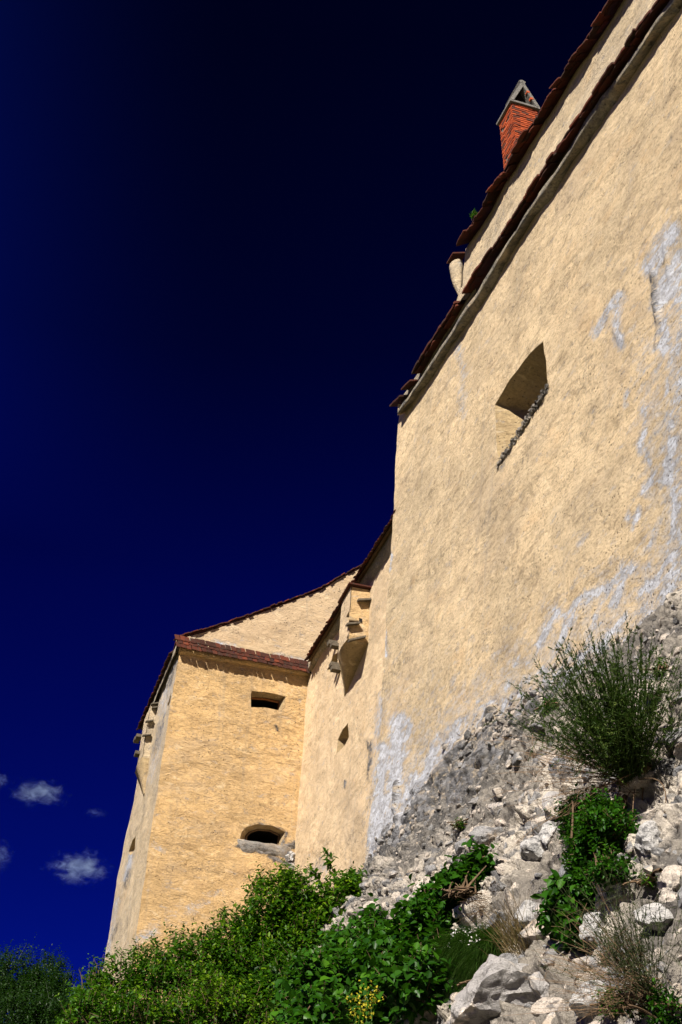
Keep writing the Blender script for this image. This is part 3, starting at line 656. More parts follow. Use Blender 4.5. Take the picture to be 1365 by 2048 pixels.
# chimney rising behind the roof edge
P0 = plA.hit((1023.5, 206), -1.7)
wd, ld = az(A_AZ + 90), az(A_AZ)
cw = solve(lambda t: P0 + wd * t, 1074, 0, .2, 1.5); cl = solve(lambda t: P0 + ld * t, 1000, 0, .2, 2.5)
chim = MB(); Hc = 3.4
chim.box(P0 + wd * .012 + ld * .012 - Zv * Hc, wd * (cw - .024), ld * (cl - .024), Zv * Hc, .5)
chim = chim.build('chimney', M['mortarjoint'], bas); mb = MB(); R = np.random.default_rng(5); bh = .098; k = 0
while k * bh < Hc - .1:
    z0 = -(k + 1) * bh
    for (dr, ln, nv, off) in ((wd, cw, -ld, np.zeros(3)), (ld, cl, -wd, np.zeros(3)), (wd, cw, ld, ld * cl), (ld, cl, wd, wd * cw)):
        x = -(.13 if k % 2 else .0)
        while x < ln:
            L0 = .26 * R.uniform(.92, 1.05); a, b = max(x, 0.0), min(x + L0 - .014, ln); x += L0
            if b - a < .04 or R.uniform() < .03: continue
            pr = R.uniform(.008, .030)
            mb.box(P0 + off + dr * a + Zv * (z0 + .013 + R.uniform(0, .006)) - nv * .05, dr * (b - a), nv * (.05 + pr), Zv * (bh - .036 - R.uniform(0, .008)), float(np.clip(R.beta(1.6, 1.4), 0, 1)) if R.uniform() > .12 else .02)
    k += 1
mb.build('brickwork', M['brick'], chim)
mb = MB(); ov = .09; q0 = P0 - wd * ov - ld * ov + Zv * .005; cw2, cl2 = cw + 2 * ov, cl + 2 * ov
ap = solve(lambda t: q0 + wd * cw2 / 2 + ld * .05 + Zv * t, 163, 1, .2, 1.6)
mb.box(q0, wd * cw2, ld * cl2, Zv * .085)
for sgn in (0, 1):
    e0 = q0 + (wd * cw2 if sgn else wd * 0) + Zv * .087; dv = (q0 + wd * cw2 / 2 + Zv * ap) - e0 ; dn = nrm(dv); nv = np.cross(dn, ld); nv = nv if nv[2] > 0 else -nv
    mb.box(e0 - nv * .0 + dn * 0.0, dv * 1.02, ld * cl2, -nv * .13)
cap = mb.build('cap', M['concrete'], chim)
mb = MB(); f0, f1, f2 = q0 + wd * .06 + ld * .3 + Zv * .09, q0 + wd * (cw2 - .06) + ld * .3 + Zv * .09, q0 + wd * cw2 / 2 + ld * .3 + Zv * (ap - .08); mb.add([f0, f1, f2, f0 + ld * .06, f1 + ld * .06, f2 + ld * .06], [(0, 1, 2), (5, 4, 3), (0, 3, 4, 1), (1, 4, 5, 2), (2, 5, 3, 0)]); mb.build('flue', M['dark'], cap)
for sx, sz in ((.60, .46), (.70, .22)):
    mb = MB(); mb.box(q0 + wd * cw2 * sx + ld * -.012 + Zv * (ap * sz + .1), wd * .11, ld * .12, Zv * .09, R.uniform(.3, .9)); mb.build('cap_brick', M['brick'], cap)

# ------------------------------------------------------------------ curtain wall between bastion and tower
cur = thing('curtain_wall', 'narrow ochre plastered wall strip with a hanging box machicolation, between tower and tall wall', 'fortress wall', plB.hit((600, 1700)))
bw0, bw1 = plB.hit((780, 1108)), plB.hit((617, 1349))
b_t0, b_t1 = plB.uv(bw0), plB.uv(bw1); dB = (b_t0 - b_t1) / (b_t0 - b_t1)[0]
topR = b_t1 + dB * (13.5 - b_t1[0]); topL = b_t1 + dB * (-b_t1[0] - .05)
ib = plB.uv(i_bot + (i_bot - i_top) * .9); it = plB.uv(i_top)
loopB = [plB.px(p) for p in [(697, 1444), (686, 1457), (675, 1479), (672, 1506), (690, 1489), (698, 1474)]]
slitB = [plB.px(p) for p in [(674, 1306), (667, 1311), (654, 1339), (662, 1346), (675, 1322)]]
outB = [topL, it, ib, np.array([13.5, ib[1]]), topR]
GREY_B = [(745, 1480, 735, 1560, 6, .62), (735, 1480, 740, 1500, 6, .6), (620, 1760, 640, 1720, 14, .5), (690, 1560, 689, 1575, 3, .7)]
sheet('wall', plB, outB, [loopB, slitB], M['plaster_far'], cur, 0.06, 1.0, lambda P, X: np.maximum(strokes(X, [(765, 1400, 745, 1700, 16, .6), (600, 1790, 640, 1740, 22, .42)]), 0), lambda P, X: strokes(X, GREY_B))
def shrink(poly, k, du=0, dh=0):
    p = np.array(poly); c = p.mean(0); return c + (p - c) * k + np.array([du, dh])
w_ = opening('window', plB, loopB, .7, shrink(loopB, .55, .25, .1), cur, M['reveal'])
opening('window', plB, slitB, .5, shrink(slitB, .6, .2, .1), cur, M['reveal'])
nBh = nrm(plB.n * [1, 1, 0])
l0, l1 = plB.hit((779, 1079), .15), plB.hit((616, 1336), .15)
strip('cornice', prof_cornice(bw0 - Zv * .04, l0, nBh), prof_cornice(bw1 - Zv * .04, l1, nBh), 170, M['cornice'], cur, -.04, 1.0, .6)
o0, o1 = plB.hit((788, 1027), .42), plB.hit((608, 1324), .42)
i0, i1 = o0 - nBh * .46 + Zv * .28, o1 - nBh * .46 + Zv * .28
mb = MB(); tiles(mb, i0, i1, o0, o1, .16, 1, .03, .022, -.01, 1, seed=31); tiles(mb, i0 + Zv * .06, i1 + Zv * .06, o0 - nBh * .08 + Zv * .07, o1 - nBh * .08 + Zv * .07, .16, 1, .026, .02, -.01, 1, seed=32)
rf_ = MB(); r0, r1 = lerp(i0, i1, -.02), lerp(i0, i1, 1.0); bk = -nBh * 3.5 + Zv * 1.2
rf_.add([r0, r1, r1 + bk, r0 + bk, r0 - Zv * .12, r1 - Zv * .12, r1 + bk - Zv * .12, r0 + bk - Zv * .12], [(0, 1, 2, 3), (7, 6, 5, 4), (0, 4, 5, 1), (1, 5, 6, 2), (2, 6, 7, 3), (3, 7, 4, 0)])
roofB = rf_.build('roof', M['tile'], cur); mb.build('eave_tiles', M['tile'], roofB)
mb = MB(); board(mb, i0 - Zv * .05, i1 - Zv * .05, o0 - nBh * .15 + Zv * .06, o1 - nBh * .15 + Zv * .06, .06, -.01, 1.0, 0); mb.build('eave_board', M['bark'], roofB)

def machicolation(parent, pl, near_top, near_bot, outer_px, far_len, tip_px, slots, ledges, mat, sidemat, seed=1):
    """a box hung on the wall: near side, front with slots, far side, tapered chute below, stone ledges on the near side"""
    a, b = pl.px(near_top), pl.px(near_bot)
    dd = solve(lambda t: pl.P(a[0], a[1], t), outer_px, 0, .1, 1.6)
    u0, u1 = a[0], a[0] - far_len; htop, hbot = a[1], b[1]; tip = pl.px(tip_px)
    nh_ = max(4, int((htop - hbot) / .07)); hs = np.linspace(htop, hbot, nh_)
    sd_ = lambda u, d, hh: [pl.P(u, x, d) for x in hh]
    body = rings('machicolation', [sd_(u0, t * dd - .02, hs) for t in np.linspace(0, 1, 9)], sidemat, parent, .7, closed=False, flip=True)
    pf = Plane(pl.P(0, 0, dd), pl.e1, pl.n)
    holes = [[pf.px(q) for q in s] for s in slots]
    sheet('front', pf, [(u1, hbot), (u0, hbot), (u0, htop), (u1, htop)], holes, mat, body, .05, .7)
    for hp in holes: opening('slot', pf, hp, .3, shrink(hp, .7), body, M['reveal'], deep=.1)
    rings('far_side', [sd_(u1, t * dd - .02, hs) for t in np.linspace(1, 0, 9)], mat, body, .7, closed=False, flip=True)
    # chute: tapers down to the wall, its underside open towards the viewer
    um = (u0 + u1) / 2; T = []
    for s in np.linspace(0, 1, 14):
        hh = hbot + (tip[1] - hbot) * s; k = 1 - s; d_ = dd * (k ** 1.15) + .03; w0 = lerp(u0, tip[0] + .10, s); w1 = lerp(u1, tip[0] - .10, s)
        T.append([pl.P(w0, hh, -.03), pl.P(w0, hh, d_ * .5), pl.P(w0, hh, d_), pl.P(lerp(w0, w1, .5), hh, d_ + .04 * k), pl.P(w1, hh, d_), pl.P(w1, hh, -.03)])
    rings('chute', T, M['reveal'], body, .7, closed=False)
    for (x1, y1, x2, y2, th) in ledges:
        t1_, t2_ = [solve(lambda t: pl.P(u0, a[1], t), x, 0, -.2, 1.8) for x in (x1, x2)]
        h1_ = [solve(lambda t: pl.P(u0, t, t1_), y1, 1, hbot - 3, htop + 3), solve(lambda t: pl.P(u0, t, t2_), y2, 1, hbot - 3, htop + 3)]
        p1, p2 = pl.P(u0, h1_[0], t1_), pl.P(u0, h1_[1], t2_); mb = MB()
        mb.box(p1 - pl.e1 * .10 - Zv * th / 2, p2 - p1, pl.e1 * .28 - Zv * .05, Zv * th); mb.build('ledge', M['slate'], body)
    return body, dd
bodyB, dB_ = machicolation(cur, plB, (742, 1180), (732, 1292), 704, 1.15, (692, 1388),
    [[(700.5, 1224), (695, 1235), (700.5, 1243)], [(697.5, 1267), (694, 1276), (697, 1279)]],
    [(716, 1201, 741, 1200, .06), (698, 1249, 722, 1247, .06), (704, 1281, 735, 1274, .06)], M['plaster_far'], M['plaster_tower'])
mb = MB()                                                                              # the tiled top edge of the box
pa, pb = plB.P(plB.px((742, 1180))[0] + .12, plB.px((742, 1180))[1] + .02, dB_ + .12), plB.P(plB.px((742, 1180))[0] + .12, plB.px((742, 1180))[1] + .02, -.02)
mb.box(pa, pb - pa, -plB.e1 * 1.35, Zv * .05); mb.build('top_slab', M['tile'], bodyB)
mb = MB(); R = np.random.default_rng(9)
for (px_, py_) in ((670, 1288), (676, 1291), (674, 1331), (677, 1338)):
    c = plB.hit((px_, py_), .05); mb = MB(); mb.box(c - .14 * plB.e1 - Zv * .09 - plB.n * .1, plB.e1 * .28, plB.n * .34, Zv * R.uniform(.10, .16)); mb.build('bracket_stone', M['slate'], cur)

# ------------------------------------------------------------------ tower at the left
tow = thing('tower', 'square ochre tower with a dark arched window and red tile skirt, left of the walls', 'tower', c_bot)
TU = lambda p: plT.px(p)
c2, i2 = c_bot + (c_bot - c_top) * .45, i_bot + (i_bot - i_top) * .8
winU = [TU(p) for p in [(503, 1381), (530, 1384), (573, 1394), (563, 1423), (530, 1416), (502, 1413)]]
winL = [TU(p) for p in [(481, 1678), (484, 1664), (492, 1654), (516, 1647), (545, 1651), (573, 1664), (561, 1693), (520, 1685)]]
outT = [plT.uv(c_top), plT.uv(c2), plT.uv(i2), plT.uv(i_top)]
GREY_T = [(480, 1690, 555, 1708, 9, .8), (560, 1700, 592, 1690, 11, .85), (575, 1720, 585, 1745, 10, .8), (574, 1665, 566, 1690, 6, .7), (553, 1455, 556, 1462, 5, .85), (492, 1655, 515, 1645, 4, .6), (516, 1645, 574, 1660, 4, .6), (540, 1710, 575, 1730, 12, .62)]
sheet('wall', plT, outT, [winU, winL], M['plaster_tower'], tow, 0.05, 1.0, lambda P, X: strokes(X, [(275, 1880, 310, 1860, 14, .6), (310, 1690, 330, 1700, 8, .42), (340, 1840, 420, 1800, 14, .3)]), lambda P, X: strokes(X, GREY_T))
def innerwin(poly, depth, k, dh): return shrink(poly, k, 0, dh)
wu = opening('window', plT, winU, .42, [TU2 for TU2 in [plT.px(p, -.42) for p in [(501, 1396), (530, 1398), (558, 1404), (556, 1424), (530, 1418), (500, 1414)]]], tow, M['reveal'])
fr = MB()
q = [plT.hit(p, -.37) for p in [(502, 1396), (530, 1398), (560, 1405), (557, 1424)]]
for k in range(3): fr.tube([q[k], q[k + 1]], .05, 4)
fr.build('frame', M['wood'], wu)
wl = opening('window', plT, winL, .40, [plT.px(p, -.40) for p in [(491, 1683), (492, 1672), (499, 1664), (516, 1659), (540, 1661), (560, 1671), (556, 1696), (520, 1689)]], tow, M['reveal'])
fr = MB()
q = [plT.hit(p, -.36) for p in [(492, 1682), (493, 1672), (500, 1664), (516, 1659), (540, 1661), (559, 1671), (556, 1694)]]
for k in range(6): fr.tube([q[k], q[k + 1]], .04, 4)
fr.build('frame', M['bark'], wl)
# sloped cement sill with its broken right end
a0, a1 = plT.hit((476, 1680), 0), plT.hit((584, 1700), 0); SR = []
for t in np.linspace(0, 1, 30):
    b = lerp(a0, a1, t); k = .8 + .25 * math.sin(t * 7) * .3; e = min(1, min(t, 1 - t) * 9)
    SR.append([b + plT.n * .0 + Zv * .06, b + plT.n * (.07 + .03 * math.sin(t * 23)) * e + Zv * .05, b + plT.n * .10 * e - Zv * .08 * k, b + plT.n * .06 * e - Zv * (.22 + .05 * math.sin(t * 11) + .03 * math.sin(t * 31)) * (.55 + .45 * e), b - plT.n * .05 - Zv * (.36 + .06 * math.sin(t * 9)) * (.5 + .5 * e)])
ob = rings('sill', SR, M['cement'], wl, .9, closed=False)
mb = MB(); R = np.random.default_rng(2)
for k in range(14):
    c = plT.hit((R.uniform(572, 592), R.uniform(1690, 1745)), R.uniform(0, .08)); s = R.uniform(.08, .2); d = nrm(R.normal(size=3)); e = nrm(np.cross(d, R.normal(size=3))); g = np.cross(d, e)
    mb.box(c - s * .5 * (d + e + g), d * s * 1.3, e * s, g * s * .8, R.uniform())
mb.build('broken_masonry', M['stone_grey'], tow)
# left face
lip = [plL.hit(p, .0) for p in [(352, 1312), (309, 1408)]]
L0, L1 = plL.uv(lip[0]), plL.uv(lip[1]); dl = (L1 - L0) / abs((L1 - L0)[0])
farL = [plL.px(p) for p in [(281, 1520), (268, 1600), (250, 1682), (236, 1760), (222, 1842), (208, 1928)]]
ftop = L0 + dl * (abs(farL[0][0] - L0[0]))
outL = [plL.uv(c_top), L0, ftop] + farL + [farL[-1] + (farL[-1] - farL[-2]) * 2.0, plL.uv(c2)]
slitL = [[plL.px(p) for p in [(343, 1387), (334, 1411), (337, 1414), (341, 1402)]], [plL.px(p) for p in [(272, 1673), (266, 1678), (258, 1704), (262, 1712), (270, 1697)]]]
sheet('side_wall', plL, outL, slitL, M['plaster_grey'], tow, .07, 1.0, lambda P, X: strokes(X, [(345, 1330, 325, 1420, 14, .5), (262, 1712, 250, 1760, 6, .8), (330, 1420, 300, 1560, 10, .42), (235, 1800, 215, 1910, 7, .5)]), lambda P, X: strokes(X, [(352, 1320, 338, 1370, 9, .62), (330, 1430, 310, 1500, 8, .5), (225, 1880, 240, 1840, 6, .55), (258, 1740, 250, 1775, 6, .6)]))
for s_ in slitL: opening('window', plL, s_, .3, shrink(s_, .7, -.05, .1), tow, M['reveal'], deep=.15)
fe = np.array([plL.P(q[0], q[1]) for q in [ftop] + farL + [farL[-1] + (farL[-1] - farL[-2]) * 2.0]]); fe = np.array([lerp(fe[i], fe[i + 1], t) for i in range(len(fe) - 1) for t in np.linspace(0, 1, 10, endpoint=False)])
nLh = nrm(plL.n * [1, 1, 0])
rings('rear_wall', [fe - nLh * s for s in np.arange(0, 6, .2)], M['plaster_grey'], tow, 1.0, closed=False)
strip('side_cornice', prof_cornice(lip[0], plL.hit((351, 1301), .14), nLh), prof_cornice(lip[1], plL.hit((309, 1404), .14), nLh), 60, M['cornice'], tow, 0, 1.5, .5)
s0, s1 = plL.hit((338, 1309), .26), plL.hit((274, 1460), .26); j0, j1 = s0 - nLh * .30 + Zv * .16, s1 - nLh * .30 + Zv * .16
mb = MB(); tiles(mb, j0, j1, s0, s1, .17, 1, .03, .02, .0, 1, seed=41); tiles(mb, j0 + Zv * .05, j1 + Zv * .05, s0 - nLh * .07 + Zv * .06, s1 - nLh * .07 + Zv * .06, .17, 1, .03, .02, 0, 1, seed=42)
rf_ = MB(); bk = az(T_AZ) * 2.0 + Zv * .1; j0r = lerp(j0, j1, .12)
rf_.add([j0r, j1, j1 + bk, j0r + bk, j0r - Zv * .12, j1 - Zv * .12, j1 + bk - Zv * .12, j0r + bk - Zv * .12], [(0, 1, 2, 3), (7, 6, 5, 4), (0, 4, 5, 1), (1, 5, 6, 2), (2, 6, 7, 3), (3, 7, 4, 0)])
sr = rf_.build('side_roof', M['tile'], tow); mb.build('eave_tiles', M['tile'], sr)
mb = MB(); board(mb, j0 - Zv * .05, j1 - Zv * .05, s0 - nLh * .15 + Zv * .06, s1 - nLh * .15 + Zv * .06, .06, 0, 1.0, 0); mb.build('eave_board', M['bark'], sr)
bodyL, dL_ = machicolation(tow, plL, (317, 1408), (307, 1500), 303, 1.7, (289, 1588), [],
    [(303, 1408, 319, 1406, .05), (305, 1416, 319, 1414, .05), (298, 1443, 312, 1441, .05), (296, 1471, 312, 1469, .05)], M['plaster_grey'], M['plaster_grey'])
mb = MB()
for (px_, py_) in ((283, 1478), (279, 1484), (281, 1512)):
    c = plL.hit((px_, py_), .25); mb = MB(); mb.box(c - .2 * plL.e1, plL.e1 * .4, plL.n * .22, Zv * .12); mb.build('bracket_stone', M['slate'], tow)
# tile skirt over the front
a_lo, b_lo = plT.hit((351, 1293), .32), plT.hit((619, 1345), .32); a_hi, b_hi = plT.hit((353, 1281), .04), plT.hit((606, 1322), .04)
mb = MB(); tiles(mb, a_hi, b_hi, a_lo, b_lo, .19, 3, .02, .016, .025, 1.0, seed=51)
sk = mb.build('tile_skirt', M['tile'], tow)
nTh = plT.n
w0_, w1_ = plT.hit((360, 1306), 0), plT.hit((618, 1352), 0); l0_, l1_ = plT.hit((361, 1301), .13), plT.hit((618, 1347), .13)
strip('cornice', prof_cornice(w0_ - Zv * .02, l0_, nTh), prof_cornice(w1_ - Zv * .02, l1_, nTh), 80, M['plaster_tower'], tow, -.015, 1.0, .6)
# gable above the skirt
top_px = [(352, 1279), (400, 1266), (455, 1250), (510, 1231), (560, 1212), (600, 1197), (640, 1182), (675, 1161), (704, 1146), (740, 1126)]
gd = -.06
gtop = [plT.px(p, gd) for p in top_px]; gbot = [plT.px(p, gd) for p in [(351, 1284), (484, 1305), (625, 1332)]]
right_b = np.array([gtop[-1][0], gbot[-1][1]])
plG = Plane(plT.P(0, 0, gd), plT.e1, plT.n)
sheet('gable', plG, [gbot[0]] + [gbot[1], gbot[2], right_b] + gtop[::-1], [], M['plaster_pale'], tow, .06, .9, lambda P, X: strokes(X, [(365, 1282, 470, 1290, 8, .5), (560, 1310, 612, 1322, 8, .55)]))
g3 = np.array([plG.P(q[0], q[1]) for q in gtop]); mb = MB()
for k in range(len(g3) - 1):
    a, b = g3[k] + Zv * .02, g3[k + 1] + Zv * .02
    mb.add([a + nTh * .02, b + nTh * .02, b + az(-12) * 2, a + az(-12) * 2, a + nTh * .02 + Zv * .08, b + nTh * .02 + Zv * .08, b + az(-12) * 2 + Zv * .08, a + az(-12) * 2 + Zv * .08], [(3, 2, 1, 0), (4, 5, 6, 7), (0, 1, 5, 4), (1, 2, 6, 5), (2, 3, 7, 6), (3, 0, 4, 7)])
gr = mb.build('roof', M['tile'], tow); mb = MB(); R = np.random.default_rng(6)
for k in range(len(g3) - 1):
    a, b = g3[k] + Zv * .09, g3[k + 1] + Zv * .09; L = np.linalg.norm(b - a); d = (b - a) / L; n = int(L / .16)
    for i in range(n):
        p = a + d * (i + R.uniform(0, .3)) * L / n + nTh * R.uniform(.05, .12); mb.box(p + Zv * R.uniform(-.02, .02), d * .2 + Zv * R.uniform(-.03, .03), -nTh * .4, np.cross(d, -nTh) * .035 * (1 if np.cross(d, -nTh)[2] > 0 else -1), R.beta(2, 2))
mb.build('verge_tiles', M['tile'], gr)

# ------------------------------------------------------------------ ground and rocky slope
def ground_z(x, y):
    t = np.clip((y - 5) / 37.0, 0, 1); s = t * t * (3 - 2 * t)
    z = 9.2 * s * np.exp(-(np.minimum(x + 4.5, 0) / 5.0) ** 2)
    far_ = np.clip((np.hypot(x, y - 40) - 60) / 300.0, 0, 1); z = z * (1 - far_ * far_ * (3 - 2 * far_)) - 6 * far_
    return z + 0.25 * fbm(np.stack([x * .25, y * .25, x * 0], -1), 90, 3) * np.clip((y + 2) / 6, 0.15, 1)
ax_ = np.concatenate([-np.geomspace(3000, 45, 22), np.linspace(-42, 42, 130), np.geomspace(45, 3000, 22)])
ay_ = np.concatenate([-np.geomspace(3000, 34, 20), np.linspace(-32, 72, 150), np.geomspace(75, 3000, 22)])
GX, GY = np.meshgrid(ax_, ay_, indexing='ij'); GZ = ground_z(GX, GY); ny = len(ay_)
I, J = np.meshgrid(np.arange(len(ax_) - 1), np.arange(ny - 1), indexing='ij'); I, J = I.ravel(), J.ravel()
g = np_mesh('ground', np.stack([GX, GY, GZ], -1).reshape(-1, 3), np.stack([I * ny + J, (I + 1) * ny + J, (I + 1) * ny + J + 1, I * ny + J + 1], -1), M['ground'], None, True)
tag(g, 'grassy hillside rising to the foot of the fortress', 'ground', kind='structure')

DIP = math.radians(55); s_nh = az(-18.4 - 90); SO = np.array([3.05, 22.61, 10.60])
s_e1 = az(-18.4 + 180); s_n = s_nh * math.sin(DIP) + Zv * math.cos(DIP); s_e2 = s_nh * math.cos(DIP) - Zv * math.sin(DIP)
def slope_h(u, s):
    p = np.stack([u, s, u * 0], -1)
    st = p * np.array([.75, 1.25, 1])
    h = .30 * fbm(p * .33, 60, 3) + .17 * fbm(st * 1.0, 64, 4) +   .11 * ridge(st * 2.1 + fbm(p * 2, 77, 2)[..., None] * .4, 70, 3) + .065 * fbm(p * 5.5, 74, 4)
    h = h + .05 * np.abs(fbm(p * 3.2, 81, 3)) - .02
    cv_ = ridge(st * .85 + fbm(p * 1.2, 88, 2)[..., None] * .5, 84, 3); h = h - .20 * np.clip(cv_ - .35, 0, 1) + .12 * np.clip(-cv_, 0, 1)
    h = h - np.minimum(np.maximum(-7.3 - u, 0) ** 1.5 * 1.2, 6)
    return (h + fracture(u, s)[0]) * np.clip((s + .9) / 1.6, .35, 1)
def cells(p, seed):
    """angular fracture blocks: height of a tilted facet per cell, distance to the crack, a random number per cell"""
    i0 = np.floor(p).astype(np.int64); b1 = np.full(p.shape[:-1], 9.0); b2 = b1 * 1.0; hh = b1 * 0; rr = b1 * 0
    with np.errstate(over='ignore'):
        for dx in (-1, 0, 1):
            for dy in (-1, 0, 1):
                cx, cy = i0[..., 0] + dx, i0[..., 1] + dy; z = cx * 0
                q = np.stack([cx + _hash(cx, cy, z, seed), cy + _hash(cx, cy, z, seed + 1)], -1); d = p - q; ds = np.hypot(d[..., 0], d[..., 1])
                r = _hash(cx, cy, z, seed + 2); h = (r - .5) * .9 + d[..., 0] * (_hash(cx, cy, z, seed + 3) - .5) * 1.5 + d[..., 1] * (_hash(cx, cy, z, seed + 4) - .5) * 1.5
                k = ds < b1; b2 = np.where(k, b1, np.minimum(b2, ds)); hh = np.where(k, h, hh); rr = np.where(k, r, rr); b1 = np.where(k, ds, b1)
    return hh, b2 - b1, rr
def fracture(u, s):
    w = np.stack([fbm(np.stack([u, s, u * 0], -1) * 1.6, 401, 3), fbm(np.stack([u, s, u * 0 + 9], -1) * 1.6, 404, 3)], -1) * .22
    p = np.stack([u, s], -1) + w
    h1, e1_, r1 = cells(p / np.array([.62, .44]), 410); h2, e2_, r2 = cells(p / np.array([.25, .17]), 420)
    mk = np.clip((fbm(np.stack([u, s, u * 0], -1) * .5, 430, 3) + .22) * 3.0, 0.15, 1)
    h = mk * (.18 * h1 - .11 * np.exp(-(e1_ / .09) ** 2)) + (.35 + .65 * mk) * (.068 * h2 - .042 * np.exp(-(e2_ / .13) ** 2))
    return h, mk, r1, r2
def slope_P(u, s, d=0.0):
    u, s = np.asarray(u, float), np.asarray(s, float); h = slope_h(u, s) + d
    return SO + u[..., None] * s_e1 + s[..., None] * s_e2 + h[..., None] * s_n
def slope_px(px, py, d=0.0):
    """first point of the rock that a sight line meets, lifted by d"""
    q = ray((px, py)); t0 = ((SO + s_n * (.9 + d) - CAM) @ s_n) / (q @ s_n); t1 = ((SO - s_n * 1.2 - CAM) @ s_n) / (q @ s_n)
    ts = np.linspace(t0, t1, 700); r = CAM + ts[:, None] * q - SO; u, s = r @ s_e1, r @ s_e2; g = r @ s_n - slope_h(u, s) - d
    k = np.nonzero(g < 0)[0]; k = k[0] if len(k) else 250
    return CAM + ts[k] * q, u[k], s[k]
us = np.concatenate([np.arange(-16, -9, .10), np.arange(-9, 15.5, .032), np.arange(15.5, 26, .12)]); ss = np.concatenate([np.arange(-1.6, 9.5, .032), np.arange(9.5, 16, .12)])
UU, SS = np.meshgrid(us, ss, indexing='ij'); _, fr_m, fr_r1, fr_r2 = fracture(UU, SS); V = slope_P(UU, SS).reshape(-1, 3); m = len(ss)
I, J = np.meshgrid(np.arange(len(us) - 1), np.arange(m - 1), indexing='ij'); I, J = I.ravel(), J.ravel()
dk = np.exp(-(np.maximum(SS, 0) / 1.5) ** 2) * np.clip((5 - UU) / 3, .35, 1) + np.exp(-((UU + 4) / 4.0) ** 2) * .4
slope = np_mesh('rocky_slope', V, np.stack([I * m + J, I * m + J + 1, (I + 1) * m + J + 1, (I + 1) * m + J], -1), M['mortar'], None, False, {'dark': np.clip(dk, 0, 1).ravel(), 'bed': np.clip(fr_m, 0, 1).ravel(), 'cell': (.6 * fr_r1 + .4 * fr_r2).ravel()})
if np.array(slope.data.polygons[0].normal) @ s_n < 0: slope.data.flip_normals()
tag(slope, 'steep rubble and mortar slope under the tall wall, lower right', 'slope', kind='structure')

def ico(sub):
    import bmesh
    b = bmesh.new(); bmesh.ops.create_icosphere(b, subdivisions=sub, radius=1.0); v = np.array([q.co[:] for q in b.verts]); f = np.array([[w.index for w in q.verts] for q in b.faces]); b.free(); return v, f
ICO = {k: ico(k) for k in (2, 3, 4, 5)}
def rock_verts(sub, R, scale, rough=.05, cuts=15, dmin=.36):
    v = ICO[sub][0].copy()
    for _ in range(cuts):
        n = nrm(R.normal(size=3)); d = R.uniform(dmin, .88); k = v @ n - d; v -= np.maximum(k, 0)[:, None] * n * .93
    o = R.uniform(0, 100, 3); v += ICO[sub][0] * (fbm(v * 1.6 + o, 5, 4) * rough * 1.6 + ridge(v * 3.4 + o, 9, 2) * rough * .5)[:, None]
    return v * np.asarray(scale)
def rock_basis(R, tilt=.35):
    a = nrm(s_e1 + R.normal(0, .38, 3)); n = nrm(s_n + R.normal(0, tilt, 3)); b = nrm(np.cross(n, a)); n = np.cross(a, b); return a, b, n
BOULD = [  # pixel x, y, half-width px, half-height px, sub, material, embed, label
  (1015, 1985, 105, 78, 5, 'stone_pale', .25, 'largest grey-white boulder, at the bottom edge below the dry grass tuft', 3),
  (1092, 1975, 40, 34, 4, 'stone_pale', .15, 'cream block leaning against the right flank of the largest boulder', 1),
  (1062, 1838, 30, 26, 4, 'stone_grey', .1, 'grey faceted rock just right of the dry grass tuft', 1),
  (1106, 1672, 24, 34, 4, 'stone_grey', .0, 'dark upright rock with a shadowed side, left of the leafy bush', 1),
  (1072, 1700, 36, 30, 4, 'stone_grey', .05, 'rounded grey rock below the dark upright rock', 1),
  (1118, 1612, 36, 30, 4, 'stone_pale', .1, 'pinkish white slab between the feathery bush and the dark upright rock', 1),
  (1310, 1690, 34, 44, 4, 'stone_grey', .05, 'big dark grey rock right of the leafy bush', 1),
  (1316, 1838, 38, 26, 4, 'stone_grey', .05, 'grey wedge overhanging a dark hollow, right of the trailing vine', 1),
  (1232, 1770, 36, 34, 4, 'stone_grey', .1, 'pair of grey lumps in one rock, right under the leafy bush', 1),
  (982, 1680, 34, 30, 4, 'stone', .05, 'split grey rock with a hollow on its left, mid slope', 1),
  (1195, 1860, 34, 28, 4, 'stone_grey', .2, 'grey rock at the foot of the trailing vine', 1),
  (1170, 1740, 40, 34, 4, 'stone_grey', .2, 'smooth grey rock between the rounded rock and the leafy bush', 1),
  (850, 1790, 26, 18, 4, 'stone_pale', .05, 'white knobbly rock above the bramble leaves', 1),
  (1345, 1760, 36, 26, 4, 'stone_pale', .2, 'pale rock at the right edge under the big dark rock', 1),
  (1180, 1995, 44, 34, 4, 'stone_grey', .2, 'streaked blue-grey rock beside the bottom scrub', 1),
  (860, 2020, 70, 40, 4, 'stone', .3, 'low brown-grey outcrop at the bottom, beside the bramble', 1)]
BC = []
for (px, py, hw, hh, sub, mt, emb_, lab, sd0) in BOULD:
    R = np.random.default_rng(int(px * 7 + py)); P, u, s = slope_px(px, py); dist = np.linalg.norm(P - CAM); k = dist / f_px
    a = nrm(X_ + s_e1 * .35 + R.normal(0, .12, 3)); n = nrm(s_n + R.normal(0, .12, 3)); b = nrm(np.cross(n, a)); n = np.cross(a, b)
    v = rock_verts(sub, R, (hw * k * 1.12, hh * k * 1.35, min(hw, hh) * k * 1.15), .12, 17, .45)
    V = P + s_n * (min(hw, hh) * k * (.25 - emb_)) + v[:, :1] * a + v[:, 1:2] * b + v[:, 2:] * n
    o = np_mesh('boulder', V, ICO[sub][1], M[mt], None, False, None, {'rnd': np.full(len(ICO[sub][1]), R.uniform())})
    o.data.polygons.foreach_set('use_smooth', [True] * len(o.data.polygons)); o.data.set_sharp_from_angle(angle=math.radians(24))
    tag(o, lab, 'boulder'); BC.append((u, s, max(hw, hh) * k))
R = np.random.default_rng(77); cand = []
N = 9000
